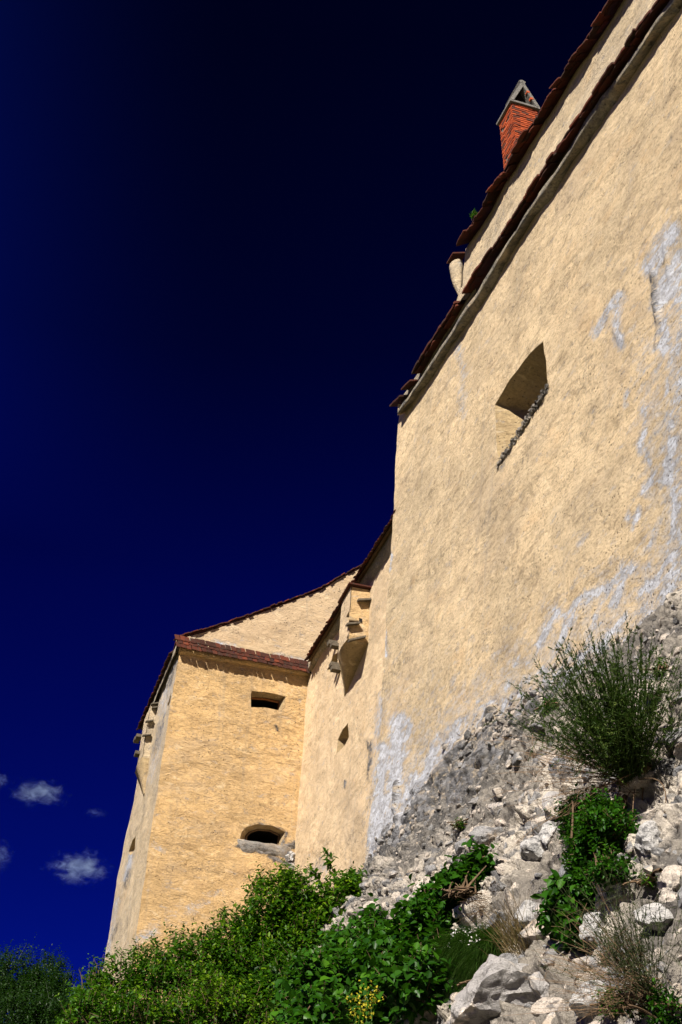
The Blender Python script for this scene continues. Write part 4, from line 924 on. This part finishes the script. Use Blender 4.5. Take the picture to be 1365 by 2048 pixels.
uu = R.uniform(-8.2, 15.5, N); so = R.uniform(-.5, 9.3, N); rad = np.minimum(.034 * (1 - R.uniform(0, 1, N)) ** -.62, .19)
order = np.argsort(-rad); placed = np.zeros((0, 3))
keepl = []
for i in order:
    u, s, r = uu[i], so[i], rad[i]
    left_ = np.clip((3.0 - u) / 6, 0, 1)
    if r > .11 and (s < .5 or (left_ > .4 and s < 2.2)): continue
    if R.uniform() < .45 * left_ and s < 2.2: continue
    if any((u - bu) ** 2 + (s - bs) ** 2 < (br * .8) ** 2 for bu, bs, br in BC): continue
    if len(placed):
        d = np.hypot(placed[:, 0] - u, placed[:, 1] - s)
        if (d < (placed[:, 2] + r) * .74).any(): continue
    placed = np.vstack([placed, [u, s, r]]); keepl.append((u, s, r))
keepl.sort(key=lambda q: -q[2])
bigV, nbig, acc_v, acc_f, acc_r, off, acc_d = [], 100, [], [], [], 0, []
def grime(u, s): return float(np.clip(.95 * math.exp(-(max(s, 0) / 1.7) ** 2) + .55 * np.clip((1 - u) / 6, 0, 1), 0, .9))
for k, (u, s, r) in enumerate(keepl):
    sub = 4 if k < nbig else (3 if r > .05 else 2)
    a, b, n = rock_basis(R); sc = (r * R.uniform(1.05, 1.9), r * R.uniform(.7, 1.05), r * R.uniform(.6, 1.0))
    v = rock_verts(sub, R, sc, .11, 15); P = slope_P(np.array(u), np.array(s)) + s_n * r * R.uniform(-.60, .10)
    V = P + v[:, :1] * a + v[:, 1:2] * b + v[:, 2:] * n; Fq = ICO[sub][1]; mr = R.uniform()
    if k < nbig:
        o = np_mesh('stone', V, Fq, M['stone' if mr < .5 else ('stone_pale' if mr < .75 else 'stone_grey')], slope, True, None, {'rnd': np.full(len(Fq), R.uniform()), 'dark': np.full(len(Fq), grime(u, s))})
        o.data.set_sharp_from_angle(angle=math.radians(25))
    else:
        acc_v.append(V); acc_f.append(Fq + off); acc_r.append(np.full(len(Fq), R.uniform())); acc_d.append(np.full(len(Fq), grime(u, s))); off += len(V)
fu = R.uniform(-7.4, 9.5, 2600)
for u in fu:                                                                          # rubble showing through the bare foot of the wall
    q = ray((R.uniform(735, 1365), 0)); px_ = R.uniform(735, 1365); py_ = np.interp(px_, BASE_PX[:, 0], BASE_PX[:, 1]) - abs(R.normal(0, 26)) + 12
    if px_ > 1080 and R.uniform() < .5: continue
    r = min(.022 * (1 - R.uniform()) ** -.5, .12); a, b, n = nrm(plA.e1 + R.normal(0, .3, 3)), None, None; n = nrm(plA.n + R.normal(0, .3, 3)); b = nrm(np.cross(n, a)); n = np.cross(a, b)
    v = rock_verts(2, R, (r * 1.4, r * .9, r * .8), .09, 12); P = plA.hit((px_, py_), .06); V = P + v[:, :1] * a + v[:, 1:2] * b + v[:, 2:] * n
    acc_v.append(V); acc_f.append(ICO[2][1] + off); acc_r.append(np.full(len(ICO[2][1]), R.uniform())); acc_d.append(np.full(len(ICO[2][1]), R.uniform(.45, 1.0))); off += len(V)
o = np_mesh('rubble', np.concatenate(acc_v), np.concatenate(acc_f), M['stone'], slope, True, None, {'rnd': np.concatenate(acc_r), 'dark': np.concatenate(acc_d)}); o['kind'] = 'stuff'
o.data.set_sharp_from_angle(angle=math.radians(25))
print('stones', len(keepl))

# ------------------------------------------------------------------ plants
def unit(v): return v / (np.linalg.norm(v, axis=-1, keepdims=True) + 1e-9)
def leaves(name, pos, d, nv, ln, wd_, rnd, mat, parent, fold=.25, droop=.15):
    pos, d, nv = np.asarray(pos), unit(np.asarray(d)), np.asarray(nv); ln = np.broadcast_to(ln, (len(pos),))[:, None]; wd_ = np.broadcast_to(wd_, (len(pos),))[:, None]
    sd_ = unit(np.cross(d, nv)); up = np.cross(sd_, d); w = ln * wd_ * .5
    V = np.stack([pos, pos + d * ln * .3 + sd_ * w * .95 + up * w * fold, pos + d * ln * .68 + sd_ * w * .72 + up * w * fold * .6, pos + d * ln - up * ln * droop,
                  pos + d * ln * .68 - sd_ * w * .72 + up * w * fold * .6, pos + d * ln * .3 - sd_ * w * .95 + up * w * fold], 1)
    n = len(pos); b = np.arange(n)[:, None] * 6; Fq = np.concatenate([b + [0, 1, 2, 3], b + [0, 3, 4, 5]], 1).reshape(-1, 4)
    return np_mesh(name, V.reshape(-1, 3), Fq, mat, parent, False, None, {'rnd': np.repeat(rnd, 2)})
def curve(a, b, n=7, sag=.15, R=rng, up=Zv):
    t = np.linspace(0, 1, n)[:, None]; L = np.linalg.norm(b - a); m = (a + b) / 2 + up * L * sag + R.normal(0, L * .05, 3)
    return a * (1 - t) ** 2 + 2 * m * t * (1 - t) + b * t * t
def E(px, py, rx, ry, y, rd=None, slope_off=None):
    if slope_off is not None: c = slope_px(px, py, slope_off)[0]
    else: c = at(px, py, y)
    k = np.linalg.norm(c - CAM) / f_px
    return c, np.array([rx * k, (rd if rd else (rx + ry) / 2 * k), ry * k * 1.05])
def shrub(name, label, cat, base, ells, seed, leaf=.07, per=15, dens=26, mat='leaf', shoots=(), group=None, width=.55, sprig=.42, stems=9, side=.55, updir=.75, parts=('foliage', 'stem'), tone=0.0, bark='bark'):
    R = np.random.default_rng(seed); root = thing(name, label, cat, base, group)
    P, D, NV, LN, RN = [], [], [], [], []; mb = MB()
    def add_sprig(p, ax, L, n, lf, tone, curl=.12):
        t = (np.arange(n) + R.uniform(.2, .8, n)) / n; bend = R.normal(0, curl, 3)
        q = p + ax * (L * t)[:, None] + bend * L * (t ** 2)[:, None]; ph = np.arange(n) * 2.4 + R.uniform(0, 6.28)
        s1 = nrm(np.cross(ax, [.3, .2, 1.0])); s2 = np.cross(ax, s1)
        rad = np.cos(ph)[:, None] * s1 + np.sin(ph)[:, None] * s2
        d = unit(rad * .85 + ax * .55 + R.normal(0, .22, (n, 3)) - Zv * .12); nn_ = unit(Zv * 1.0 + ax * .4 + SUN_N * .35 + R.normal(0, .45, (n, 3)))
        P.append(q); D.append(d); NV.append(nn_); LN.append(lf * R.uniform(.45, 1.3, n) * (1 - .35 * t)); RN.append(np.clip(tone + R.normal(0, .18, n), 0, 1))
        return q
    heads = []
    for (c, r) in ells:
        n = max(6, int(dens * (r[0] * r[2] + r[0] * r[1] + r[1] * r[2]) * 2.2 / (sprig * sprig) * .40))
        v = unit(R.normal(size=(n, 3))); v *= (R.uniform(.30, 1, n) ** .45)[:, None]
        lump = 1 + .22 * fbm(v * 2.2 + seed, 3, 3)[:, None] * 2
        for k in range(n):
            p = c + v[k] * r * lump[k]
            if p[2] < base[2] - 1.2: continue
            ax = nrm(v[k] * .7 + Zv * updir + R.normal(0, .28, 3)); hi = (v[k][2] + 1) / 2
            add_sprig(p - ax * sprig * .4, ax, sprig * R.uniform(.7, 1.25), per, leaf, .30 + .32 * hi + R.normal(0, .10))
            for _ in range(1 if R.uniform() < side else 0):
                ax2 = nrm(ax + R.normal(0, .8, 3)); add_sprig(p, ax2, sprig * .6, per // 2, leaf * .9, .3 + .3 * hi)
            heads.append((p, ax))
            if R.uniform() < .5: mb.tube([p - ax * sprig * .5, p, p + ax * sprig * .45], [.006, .005, .003], 3)
    for (a, b, n, lf) in shoots:
        cv = curve(a, b, 9, .10, R); mb.tube(cv, np.linspace(.014, .004, 9), 4)
        for k in range(n):
            t = .25 + .75 * (k + R.uniform()) / n; i = min(7, int(t * 8)); p = lerp(cv[i], cv[i + 1], t * 8 - i); ax = nrm(cv[i + 1] - cv[i] + R.normal(0, .75, 3))
            q = add_sprig(p, ax, sprig * R.uniform(.35, .7) * (1.15 - .6 * t), max(4, per // 2), lf, .5); mb.tube([p, q[-1]], [.004, .002], 3)
    if heads:
        for k in R.choice(len(heads), min(len(heads), stems * 4), replace=False):
            mb.tube(curve(np.array(base) + R.normal(0, .12, 3) * [1, 1, 0], heads[k][0], 8, .12, R), np.linspace(.02 if k % 4 == 0 else .010, .005, 8), 4)
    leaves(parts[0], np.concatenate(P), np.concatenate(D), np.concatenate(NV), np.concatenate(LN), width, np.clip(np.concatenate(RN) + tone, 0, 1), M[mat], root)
    mb.build(parts[1], M[bark], root)
    return root
SUN_N = np.array(SUNV)
def gbase(px, y): c = at(px, 2000, y); return np.array([c[0], y, float(ground_z(np.array([c[0]]), np.array([y]))[0]) - .1])
SG = 'shrubs in front of the tower'
shrub('shrub', 'tallest leafy shrub, its sunlit top standing just below the arched window', 'shrub', gbase(560, 27.5), [E(548, 1835, 58, 82, 27), E(592, 1818, 42, 60, 27), E(530, 1920, 80, 80, 27), E(610, 1910, 70, 75, 26.8), E(560, 2000, 110, 70, 26.5)], 1, .15, 10, 34, tone=.10,
      shoots=[(at(545, 1860, 27), at(541, 1738, 27), 12, .07), (at(560, 1860, 27), at(569, 1742, 27), 12, .07), (at(590, 1850, 27), at(604, 1765, 27), 10, .07), (at(520, 1850, 27), at(503, 1772, 27), 10, .07), (at(480, 1880, 27), at(470, 1800, 27), 8, .07)], group=SG)
shrub('shrub', 'shrub with long arching shoots against the wall foot, beside the corner of the tall wall', 'shrub', gbase(660, 28.5), [E(668, 1870, 52, 74, 27.2), E(700, 1815, 34, 56, 27.4), E(650, 1960, 75, 80, 26.8), E(706, 1890, 38, 66, 27), E(625, 1850, 40, 56, 27)], 2, .17, 10, 32, tone=.05,
      shoots=[(at(690, 1840, 28), at(656, 1706, 28), 27, .17), (at(690, 1830, 28), at(618, 1738, 28), 20, .17), (at(695, 1830, 28), at(640, 1775, 28), 10, .08), (at(700, 1830, 28), at(706, 1740, 28), 20, .17), (at(705, 1800, 28), at(718, 1752, 28), 15, .17), (at(670, 1840, 28), at(634, 1812, 28), 8, .08)], group=SG)
shrub('shrub', 'rounded shrub left of the tallest one, with two spiky tops', 'shrub', gbase(455, 26.5), [E(452, 1895, 46, 52, 26.2), E(420, 1940, 50, 50, 26), E(480, 1960, 80, 75, 26)], 3, .13, 11, 32, tone=.02,
      shoots=[(at(445, 1890, 26), at(440, 1822, 26), 9, .07), (at(405, 1920, 26), at(402, 1852, 26), 9, .07), (at(378, 1930, 26), at(366, 1856, 26), 9, .07)], group=SG)
shrub('shrub', 'low wide shrub under the near corner of the tower', 'shrub', gbase(340, 25.8), [E(352, 1925, 44, 42, 25.6), E(300, 1945, 46, 40, 25.5), E(350, 1990, 95, 62, 25.3)], 4, .12, 11, 30,
      shoots=[(at(315, 1930, 25.5), at(303, 1872, 25.5), 8, .07), (at(280, 1930, 25.5), at(270, 1882, 25.5), 8, .07)], group=SG)
shrub('shrub', 'small shrub at the left foot of the tower, standing out against the sky', 'shrub', gbase(205, 24.8), [E(230, 1965, 42, 40, 24.8), E(190, 1985, 36, 42, 24.6), E(210, 2030, 70, 45, 24.4)], 5, .12, 11, 28,
      shoots=[(at(200, 1970, 24.6), at(188, 1918, 24.6), 7, .07), (at(165, 1990, 24.6), at(158, 1938, 24.6), 7, .07), (at(240, 1950, 24.6), at(243, 1900, 24.6), 7, .07)], group=SG)
shrub('shrub', 'bushy dark shrub at the bottom edge below the tallest shrub', 'shrub', gbase(600, 23.5), [E(590, 2000, 80, 62, 23.5), E(650, 1985, 55, 60, 23.3), E(540, 2030, 75, 50, 23.3)], 6, .16, 10, 32, tone=-.14, group=SG)
shrub('shrub', 'yellow-green shrub at the bottom edge, left of centre', 'shrub', gbase(430, 22.8), [E(440, 2015, 75, 50, 22.8), E(380, 2035, 60, 40, 22.6), E(500, 2040, 55, 45, 22.6)], 7, .11, 11, 30, tone=.16, group=SG)
shrub('shrub', 'low scrub at the bottom edge between the dark trees and the tower foot', 'shrub', gbase(270, 22.0), [E(270, 2035, 75, 36, 22), E(180, 2045, 60, 40, 22)], 8, .12, 11, 28, group=SG)
for lab, px_, ells, sd_ in (('dark tree at the far left edge, broad and round', 20, [E(15, 1965, 52, 50, 56), E(40, 2010, 70, 50, 55), E(-40, 1990, 60, 60, 56)], 20),
                            ('dark pointed tree behind the small shrub left of the tower', 95, [E(98, 1962, 28, 46, 58), E(80, 2000, 50, 55, 57), E(125, 2010, 30, 50, 57)], 21),
                            ('low dark tree filling the bottom left corner', 40, [E(30, 2035, 60, 40, 50), E(100, 2040, 60, 40, 50), E(150, 2040, 40, 34, 50)], 22)):
    shrub('tree', lab, 'tree', gbase(px_, 57), ells, sd_, .15, 14, 46, 'leaf_dark', group='dark trees beyond the slope', sprig=.75, bark='leaf_dark', parts=('crown', 'trunk'))
# broad-leaved bramble on the slope
SB = lambda px, py, d=.1: slope_px(px, py, d)[0]
shrub('bramble', 'broad-leaved bramble thicket covering the foot of the slope, bottom centre', 'bramble', SB(760, 2020), [E(800, 1905, 66, 46, 0, .5, .25), E(745, 1920, 46, 50, 0, .5, .3), E(850, 1860, 48, 38, 0, .4, .2), E(740, 1985, 80, 66, 0, .6, .5), E(820, 1975, 58, 58, 0, .5, .35), E(690, 1980, 60, 70, 0, .6, .7), E(700, 2040, 80, 40, 0, .6, .6), E(870, 1920, 36, 36, 0, .35, .15), E(735, 1868, 34, 30, 0, .4, .3), E(690, 1915, 40, 44, 0, .5, .6), E(640, 1990, 60, 60, 0, .6, 1.0), E(640, 2045, 60, 40, 0, .6, 1.0), E(790, 2035, 50, 34, 0, .5, .3)], 30, .15, 8, 28, 'leaf_broad', width=.78, sprig=.36, updir=.35)
shrub('bramble', 'smaller clump of heart-leaved climber, upper end of the bramble on the rubble', 'climber', SB(925, 1790), [E(925, 1775, 44, 34, 0, .3, .14), E(958, 1738, 28, 24, 0, .2, .12), E(885, 1815, 44, 30, 0, .25, .14), E(850, 1835, 40, 26, 0, .25, .14)], 31, .15, 8, 38, 'leaf_broad', width=.85, sprig=.28, updir=.2)
shrub('leafy_bush', 'dense bright green bush right below the feathery bush', 'bush', SB(1200, 1700), [E(1168, 1640, 46, 34, 0, .4, .2), E(1208, 1668, 56, 48, 0, .45, .2), E(1185, 1722, 50, 34, 0, .4, .16), E(1218, 1752, 34, 24, 0, .3, .1)], 32, .075, 13, 44, 'leaf_broad', width=.6, sprig=.24, updir=.5)
shrub('trailing_vine', 'broad-leaved vine hanging down the rock under the leafy bush', 'vine', SB(1160, 1760), [E(1150, 1780, 36, 22, 0, .2, .12), E(1135, 1820, 28, 26, 0, .2, .12), E(1150, 1855, 22, 18, 0, .15, .08)], 33, .14, 8, 40, 'leaf_broad', width=.75, sprig=.22, updir=-.1)

def blades(mb_name, root, dirs, lens, wid, mat, parent, sag, rnd, seg=6):
    t = np.linspace(0, 1, seg)[None, :, None]; dirs = unit(dirs); L = lens[:, None, None]
    C = root[:, None] + dirs[:, None] * L * t - Zv * (sag[:, None, None] * L * t * t)
    tv = dirs; sd_ = unit(np.cross(tv, F_ + rng.normal(0, .3, tv.shape))); w = wid * (1 - t * .85)
    V = np.stack([C - sd_[:, None] * w, C + sd_[:, None] * w], 2).reshape(-1, 3); n = len(root)
    b = (np.arange(n) * seg * 2)[:, None, None] + (np.arange(seg - 1) * 2)[None, :, None]; Fq = (b + np.array([0, 1, 3, 2])[None, None]).reshape(-1, 4)
    return np_mesh(mb_name, V, Fq, mat, parent, True, None, {'rnd': np.repeat(rnd, seg - 1)})
def screen_dir(ang, depth=0.0):  # degrees anticlockwise from picture right, in the plane facing the camera
    a = np.radians(ang); return np.cos(a)[:, None] * X_ + np.sin(a)[:, None] * U_ - np.asarray(depth)[:, None] * F_
def broom(name, label, cat, root_px, n, ang, lmin, lmax, dead_ang, ndead, seed, leafmat, leaf=.03, per=46, thick=.0035, start=.28, amean=None, asd=None, deadL=(.5, 1.0)):
    R = np.random.default_rng(seed); b = SB(*root_px, .10); root = thing(name, label, cat, b); mb = MB(); md = MB()
    a = R.uniform(ang[0], ang[1], n) if amean is None else np.clip(R.normal(amean, asd, n), *ang); d0 = unit(screen_dir(a, R.normal(.15, .42, n))); L = R.uniform(0, 1, n) ** .6 * (lmax - lmin) + lmin
    P, D, NV, LN, RN = [], [], [], [], []
    def feather(cv, n_, s0, tone):
        t = s0 + (1 - s0) * R.uniform(0, 1, n_) ** .8; i = np.minimum((t * (len(cv) - 1)).astype(int), len(cv) - 2); fr_ = t * (len(cv) - 1) - i
        q = cv[i] + (cv[i + 1] - cv[i]) * fr_[:, None]; ax = unit(cv[i + 1] - cv[i]); d = unit(ax * 1.0 + R.normal(0, .42, (n_, 3)))
        P.append(q); D.append(d); NV.append(unit(R.normal(0, .6, (n_, 3)) + Zv)); LN.append(leaf * R.uniform(.6, 1.2, n_)); RN.append(np.clip(tone + R.normal(0, .2, n_), 0, 1))
    for k in range(n):
        o = b + R.normal(0, .05, 3); e = o + d0[k] * L[k]; up = unit(U_ + R.normal(0, .2, 3)); cv = curve(o, e + up * L[k] * .10, 9, -.07, R, U_); tone = R.uniform(.2, .75)
        mb.tube(cv, np.linspace(thick, thick * .45, 9), 3); feather(cv, per, start, tone)
        for _ in range(R.integers(2, 6)):
            i = R.integers(3, 8); ax = unit(cv[i] - cv[i - 1] + R.normal(0, .30, 3)); e2 = cv[i] + ax * L[k] * R.uniform(.12, .28); c2_ = curve(cv[i], e2, 4, .03, R); mb.tube(c2_, np.linspace(thick * .6, thick * .3, 4), 3); feather(c2_, per // 3, .1, tone)
    for k in range(ndead):
        aa = R.uniform(*dead_ang, 1); dd_ = unit(screen_dir(aa, R.normal(.1, .35, 1)))[0]; ll = R.uniform(*deadL) * lmax; o = b + R.normal(0, .06, 3); cv = curve(o, o + dd_ * ll, 8, .06, R, s_n)
        md.tube(cv, np.linspace(thick * 1.1, thick * .3, 8), 3)
        for _ in range(3):
            i = R.integers(3, 7); e2 = cv[i] + unit(cv[i + 1] - cv[i] + R.normal(0, .45, 3)) * ll * .22; md.tube([cv[i], (cv[i] + e2) / 2 + R.normal(0, .01, 3), e2], thick * .4, 3)
    leaves('foliage', np.concatenate(P), np.concatenate(D), np.concatenate(NV), np.concatenate(LN), .26, np.concatenate(RN), M[leafmat], root, .1, .05)
    mb.build('stem', M[leafmat], root); md.build('dead_twig', M['twig'], root); return root
br = broom('broom_bush', 'big feathery dark green bush with wispy tips growing from the rubble at right', 'bush', (1268, 1555), 300, (60, 156), .55, 1.56, (150, 205), 60, 40, 'leaf_broom', .042, 48, .0042, .24, 112, 25)
mb = MB(); R = np.random.default_rng(4)
for (x1, y1, x2, y2, w) in ((1272, 1545, 1250, 1600, .035), (1258, 1570, 1235, 1625, .022), (1290, 1540, 1285, 1600, .016), (1266, 1550, 1225, 1610, .014), (1300, 1530, 1268, 1560, .03), (1275, 1560, 1330, 1625, .008), (1270, 1575, 1265, 1700, .007), (1262, 1580, 1240, 1690, .006)):
    mb.tube(curve(SB(x1, y1, .12), SB(x2, y2, .03), 8, .05, R), np.linspace(w, w * .6, 8), 6)
mb.build('root', M['bark'], br)
broom('dead_bush', 'tangle of dry brown twigs hanging behind the right side of the leafy bush', 'bush', (1240, 1605), 14, (250, 300), .2, .5, (225, 300), 90, 41, 'leaf_grey', .03, 14, .003, .3, None, None, (.4, 1.7))
broom('scrub', 'wispy grey-green scrub at the bottom right, half dead', 'scrub', (1305, 1990), 95, (70, 165), .35, .92, (115, 185), 80, 42, 'leaf_grey', .020, 34, .0026, .3, 118, 26, (.5, 1.0))
R = np.random.default_rng(50)
t1 = thing('dry_grass', 'tuft of dry straw-coloured grass above the largest boulder', 'grass tuft', SB(1040, 1895)); n = 220
blades('blades', SB(1038, 1895, .02) + R.normal(0, .07, (n, 3)) + s_e1 * R.normal(0, .1, (n, 1)), screen_dir(R.normal(118, 17, n), R.normal(.1, .3, n)), R.uniform(.25, .72, n), .0027, M['straw'], t1, R.uniform(.0, .25, n), R.uniform(0, 1, n))
t1 = thing('green_grass', 'fine dark green grass cushion draped over the rock left of the largest boulder', 'grass tuft', SB(935, 1925)); n = 5200
rp = np.array([SB(x, y, .05) for x, y in zip(R.uniform(915, 1000, 60), R.uniform(1880, 1915, 60))]); rp = rp[R.integers(0, 60, n)] + R.normal(0, .05, (n, 3))
blades('blades', rp, screen_dir(R.normal(150, 32, n), R.normal(.35, .3, n)), R.uniform(.22, .55, n), .0040, M['grass'], t1, R.uniform(.4, 1.0, n), np.clip(R.normal(.4, .25, n), 0, 1))
t1 = thing('brown_grass', 'rust-brown dry stalks between the climber and the dry grass tuft', 'grass tuft', SB(960, 1800)); n = 70
blades('blades', SB(975, 1810, .02) + R.normal(0, .07, (n, 3)), screen_dir(R.normal(165, 22, n), R.normal(.2, .3, n)), R.uniform(.15, .4, n), .0025, M['twig'], t1, R.uniform(.0, .4, n), R.uniform(0, 1, n))
def flowers(name, label, spots, mat, size, per, spread, seed, stem_to=None):
    R = np.random.default_rng(seed); b = spots[0]; root = thing(name, label, 'flowers', b); P, D = [], []; mb = MB()
    for c in spots:
        q = c + R.normal(0, spread, (per, 3)); P.append(q); D.append(unit(R.normal(size=(per, 3)) + Zv * .5)); mb.tube([c - Zv * .3 + R.normal(0, .05, 3), c], .004, 3)
    P, D = np.concatenate(P), np.concatenate(D)
    leaves('blossoms', P, D, unit(R.normal(size=P.shape) + Zv), size, .7, R.uniform(0, 1, len(P)), M[mat], root); mb.build('foliage', M['leaf'], root)  # loose petals of each head, then the bare flower stalks without leaves
flowers('yellow_flowers', 'yellow flower heads in the lower left of the bramble thicket', [SB(x, y, 1.15) for x, y in ((708, 2010), (722, 2016), (735, 1996), (748, 1992), (714, 2030), (742, 2002))], 'yellow', .026, 26, .05, 60)
flowers('white_flowers', 'small white flowers at the bramble edge left of the green grass cushion', [SB(x, y, .3) for x, y in ((893, 1885), (897, 1893), (910, 1866), (938, 1867), (930, 1862), (925, 1885), (945, 1882), (955, 1880), (877, 1928), (879, 1915), (870, 1905), (905, 1874))], 'white', .026, 9, .022, 61)
for k, (lab, px_, py_, rx, ry, mt, sz) in enumerate((
    ('small bright weed in the crack at the right end of the wall foot', 1322, 1338, 12, 14, 'leaf', .05), ('little weed between the grey rocks at the right edge', 1300, 1762, 14, 10, 'leaf', .05),
    ('weed with a yellowed leaf in the hollow on the largest boulder', 965, 1975, 13, 16, 'leaf', .07), ('tiny weed rooted in the wall foot left of the rubble', 920, 1650, 14, 8, 'leaf', .05),
    ('leafy sprig at the left tips of the feathery bush', 1102, 1412, 22, 14, 'leaf_broad', .055), ('green weeds at the bottom right edge under the wispy scrub', 1285, 2005, 62, 26, 'leaf', .055),
    ('weed in the bottom right corner of the slope', 1340, 2020, 44, 30, 'leaf_broad', .065), ('sparse weed left of the wispy scrub, low on the slope', 1225, 2005, 26, 20, 'leaf', .045), ('low yellowish weed on the outcrop by the bramble', 852, 2025, 16, 8, 'leaf', .05))):
    shrub('weed', lab, 'weed', SB(px_, py_), [E(px_, py_, rx, ry, 0, .1, .06)], 70 + k, sz, 8, 20, mt, width=.5, sprig=.13, stems=3)
wp = plA.hit((950, 432), .25); k_ = np.linalg.norm(wp - CAM) / f_px
shrub('weed', 'small weed rooted among the roof tiles at the top of the wall', 'weed', wp - Zv * .1, [(wp, np.array([8, 6, 9]) * k_)], 90, .07, 7, 22, 'leaf', width=.5, sprig=.14, stems=3)

# ------------------------------------------------------------------ clouds: small volumes of vapour far off
def cloud(px, py, w, h, dens, seed, lab):
    Y = 2600.0; c = at(px, py, Y); k = np.linalg.norm(c - CAM) / f_px; R = np.random.default_rng(seed)
    v, f = ICO[3]; r = np.array([w * k, .8 * w * k, h * k])
    o = np_mesh('cloud', v * r, f, None, None, True); o.location = Vector(c)
    t = NT('vapour'); co = t.n('ShaderNodeTexCoord').outputs['Object']
    q = scaled(t, co, 1 / r[0], 1 / r[1], 1 / r[2]); ln = t.n('ShaderNodeVectorMath', {0: q}, operation='LENGTH').outputs['Value']
    p = scaled(t, co, 1.0, 1.0, 1.6); p = t.n('ShaderNodeVectorMath', {0: p, 1: (seed * 311.0, 0, 0)}, operation='ADD').outputs[0]
    nz = t.noise(p, 3.6 / (w * k), 10, 0.72, .6)
    dn = t.mapr(t.math('SUBTRACT', nz, t.math('MULTIPLY', t.math('POWER', ln, 1.3), .34)), .35, .68, 0, dens / (h * k))
    pv = t.n('ShaderNodeVolumePrincipled', {'Color': (.58, .78, 1, 1), 'Density': dn, 'Anisotropy': .1})
    ou = t.n('ShaderNodeOutputMaterial'); t.t.links.new(pv.outputs[0], ou.inputs[1]); o.data.materials.append(t.m)
    t.m.volume_intersection_method = 'FAST' if hasattr(t.m, 'volume_intersection_method') else None
    tag(o, lab, 'cloud')
cloud(78, 1585, 85, 34, .60, 1, 'thin torn white cloud, upper of those beside the tower')
cloud(160, 1735, 88, 46, .90, 2, 'puffy white cloud, lowest beside the tower foot')
cloud(2, 1712, 36, 44, .6, 3, 'cloud cut by the left edge, level with the puffy one')
cloud(0, 1560, 28, 22, .5, 4, 'scrap of cloud at the left edge above the torn cloud')
cloud(192, 1626, 34, 12, .12, 5, 'faintest wisp of cloud, nearest the tower')
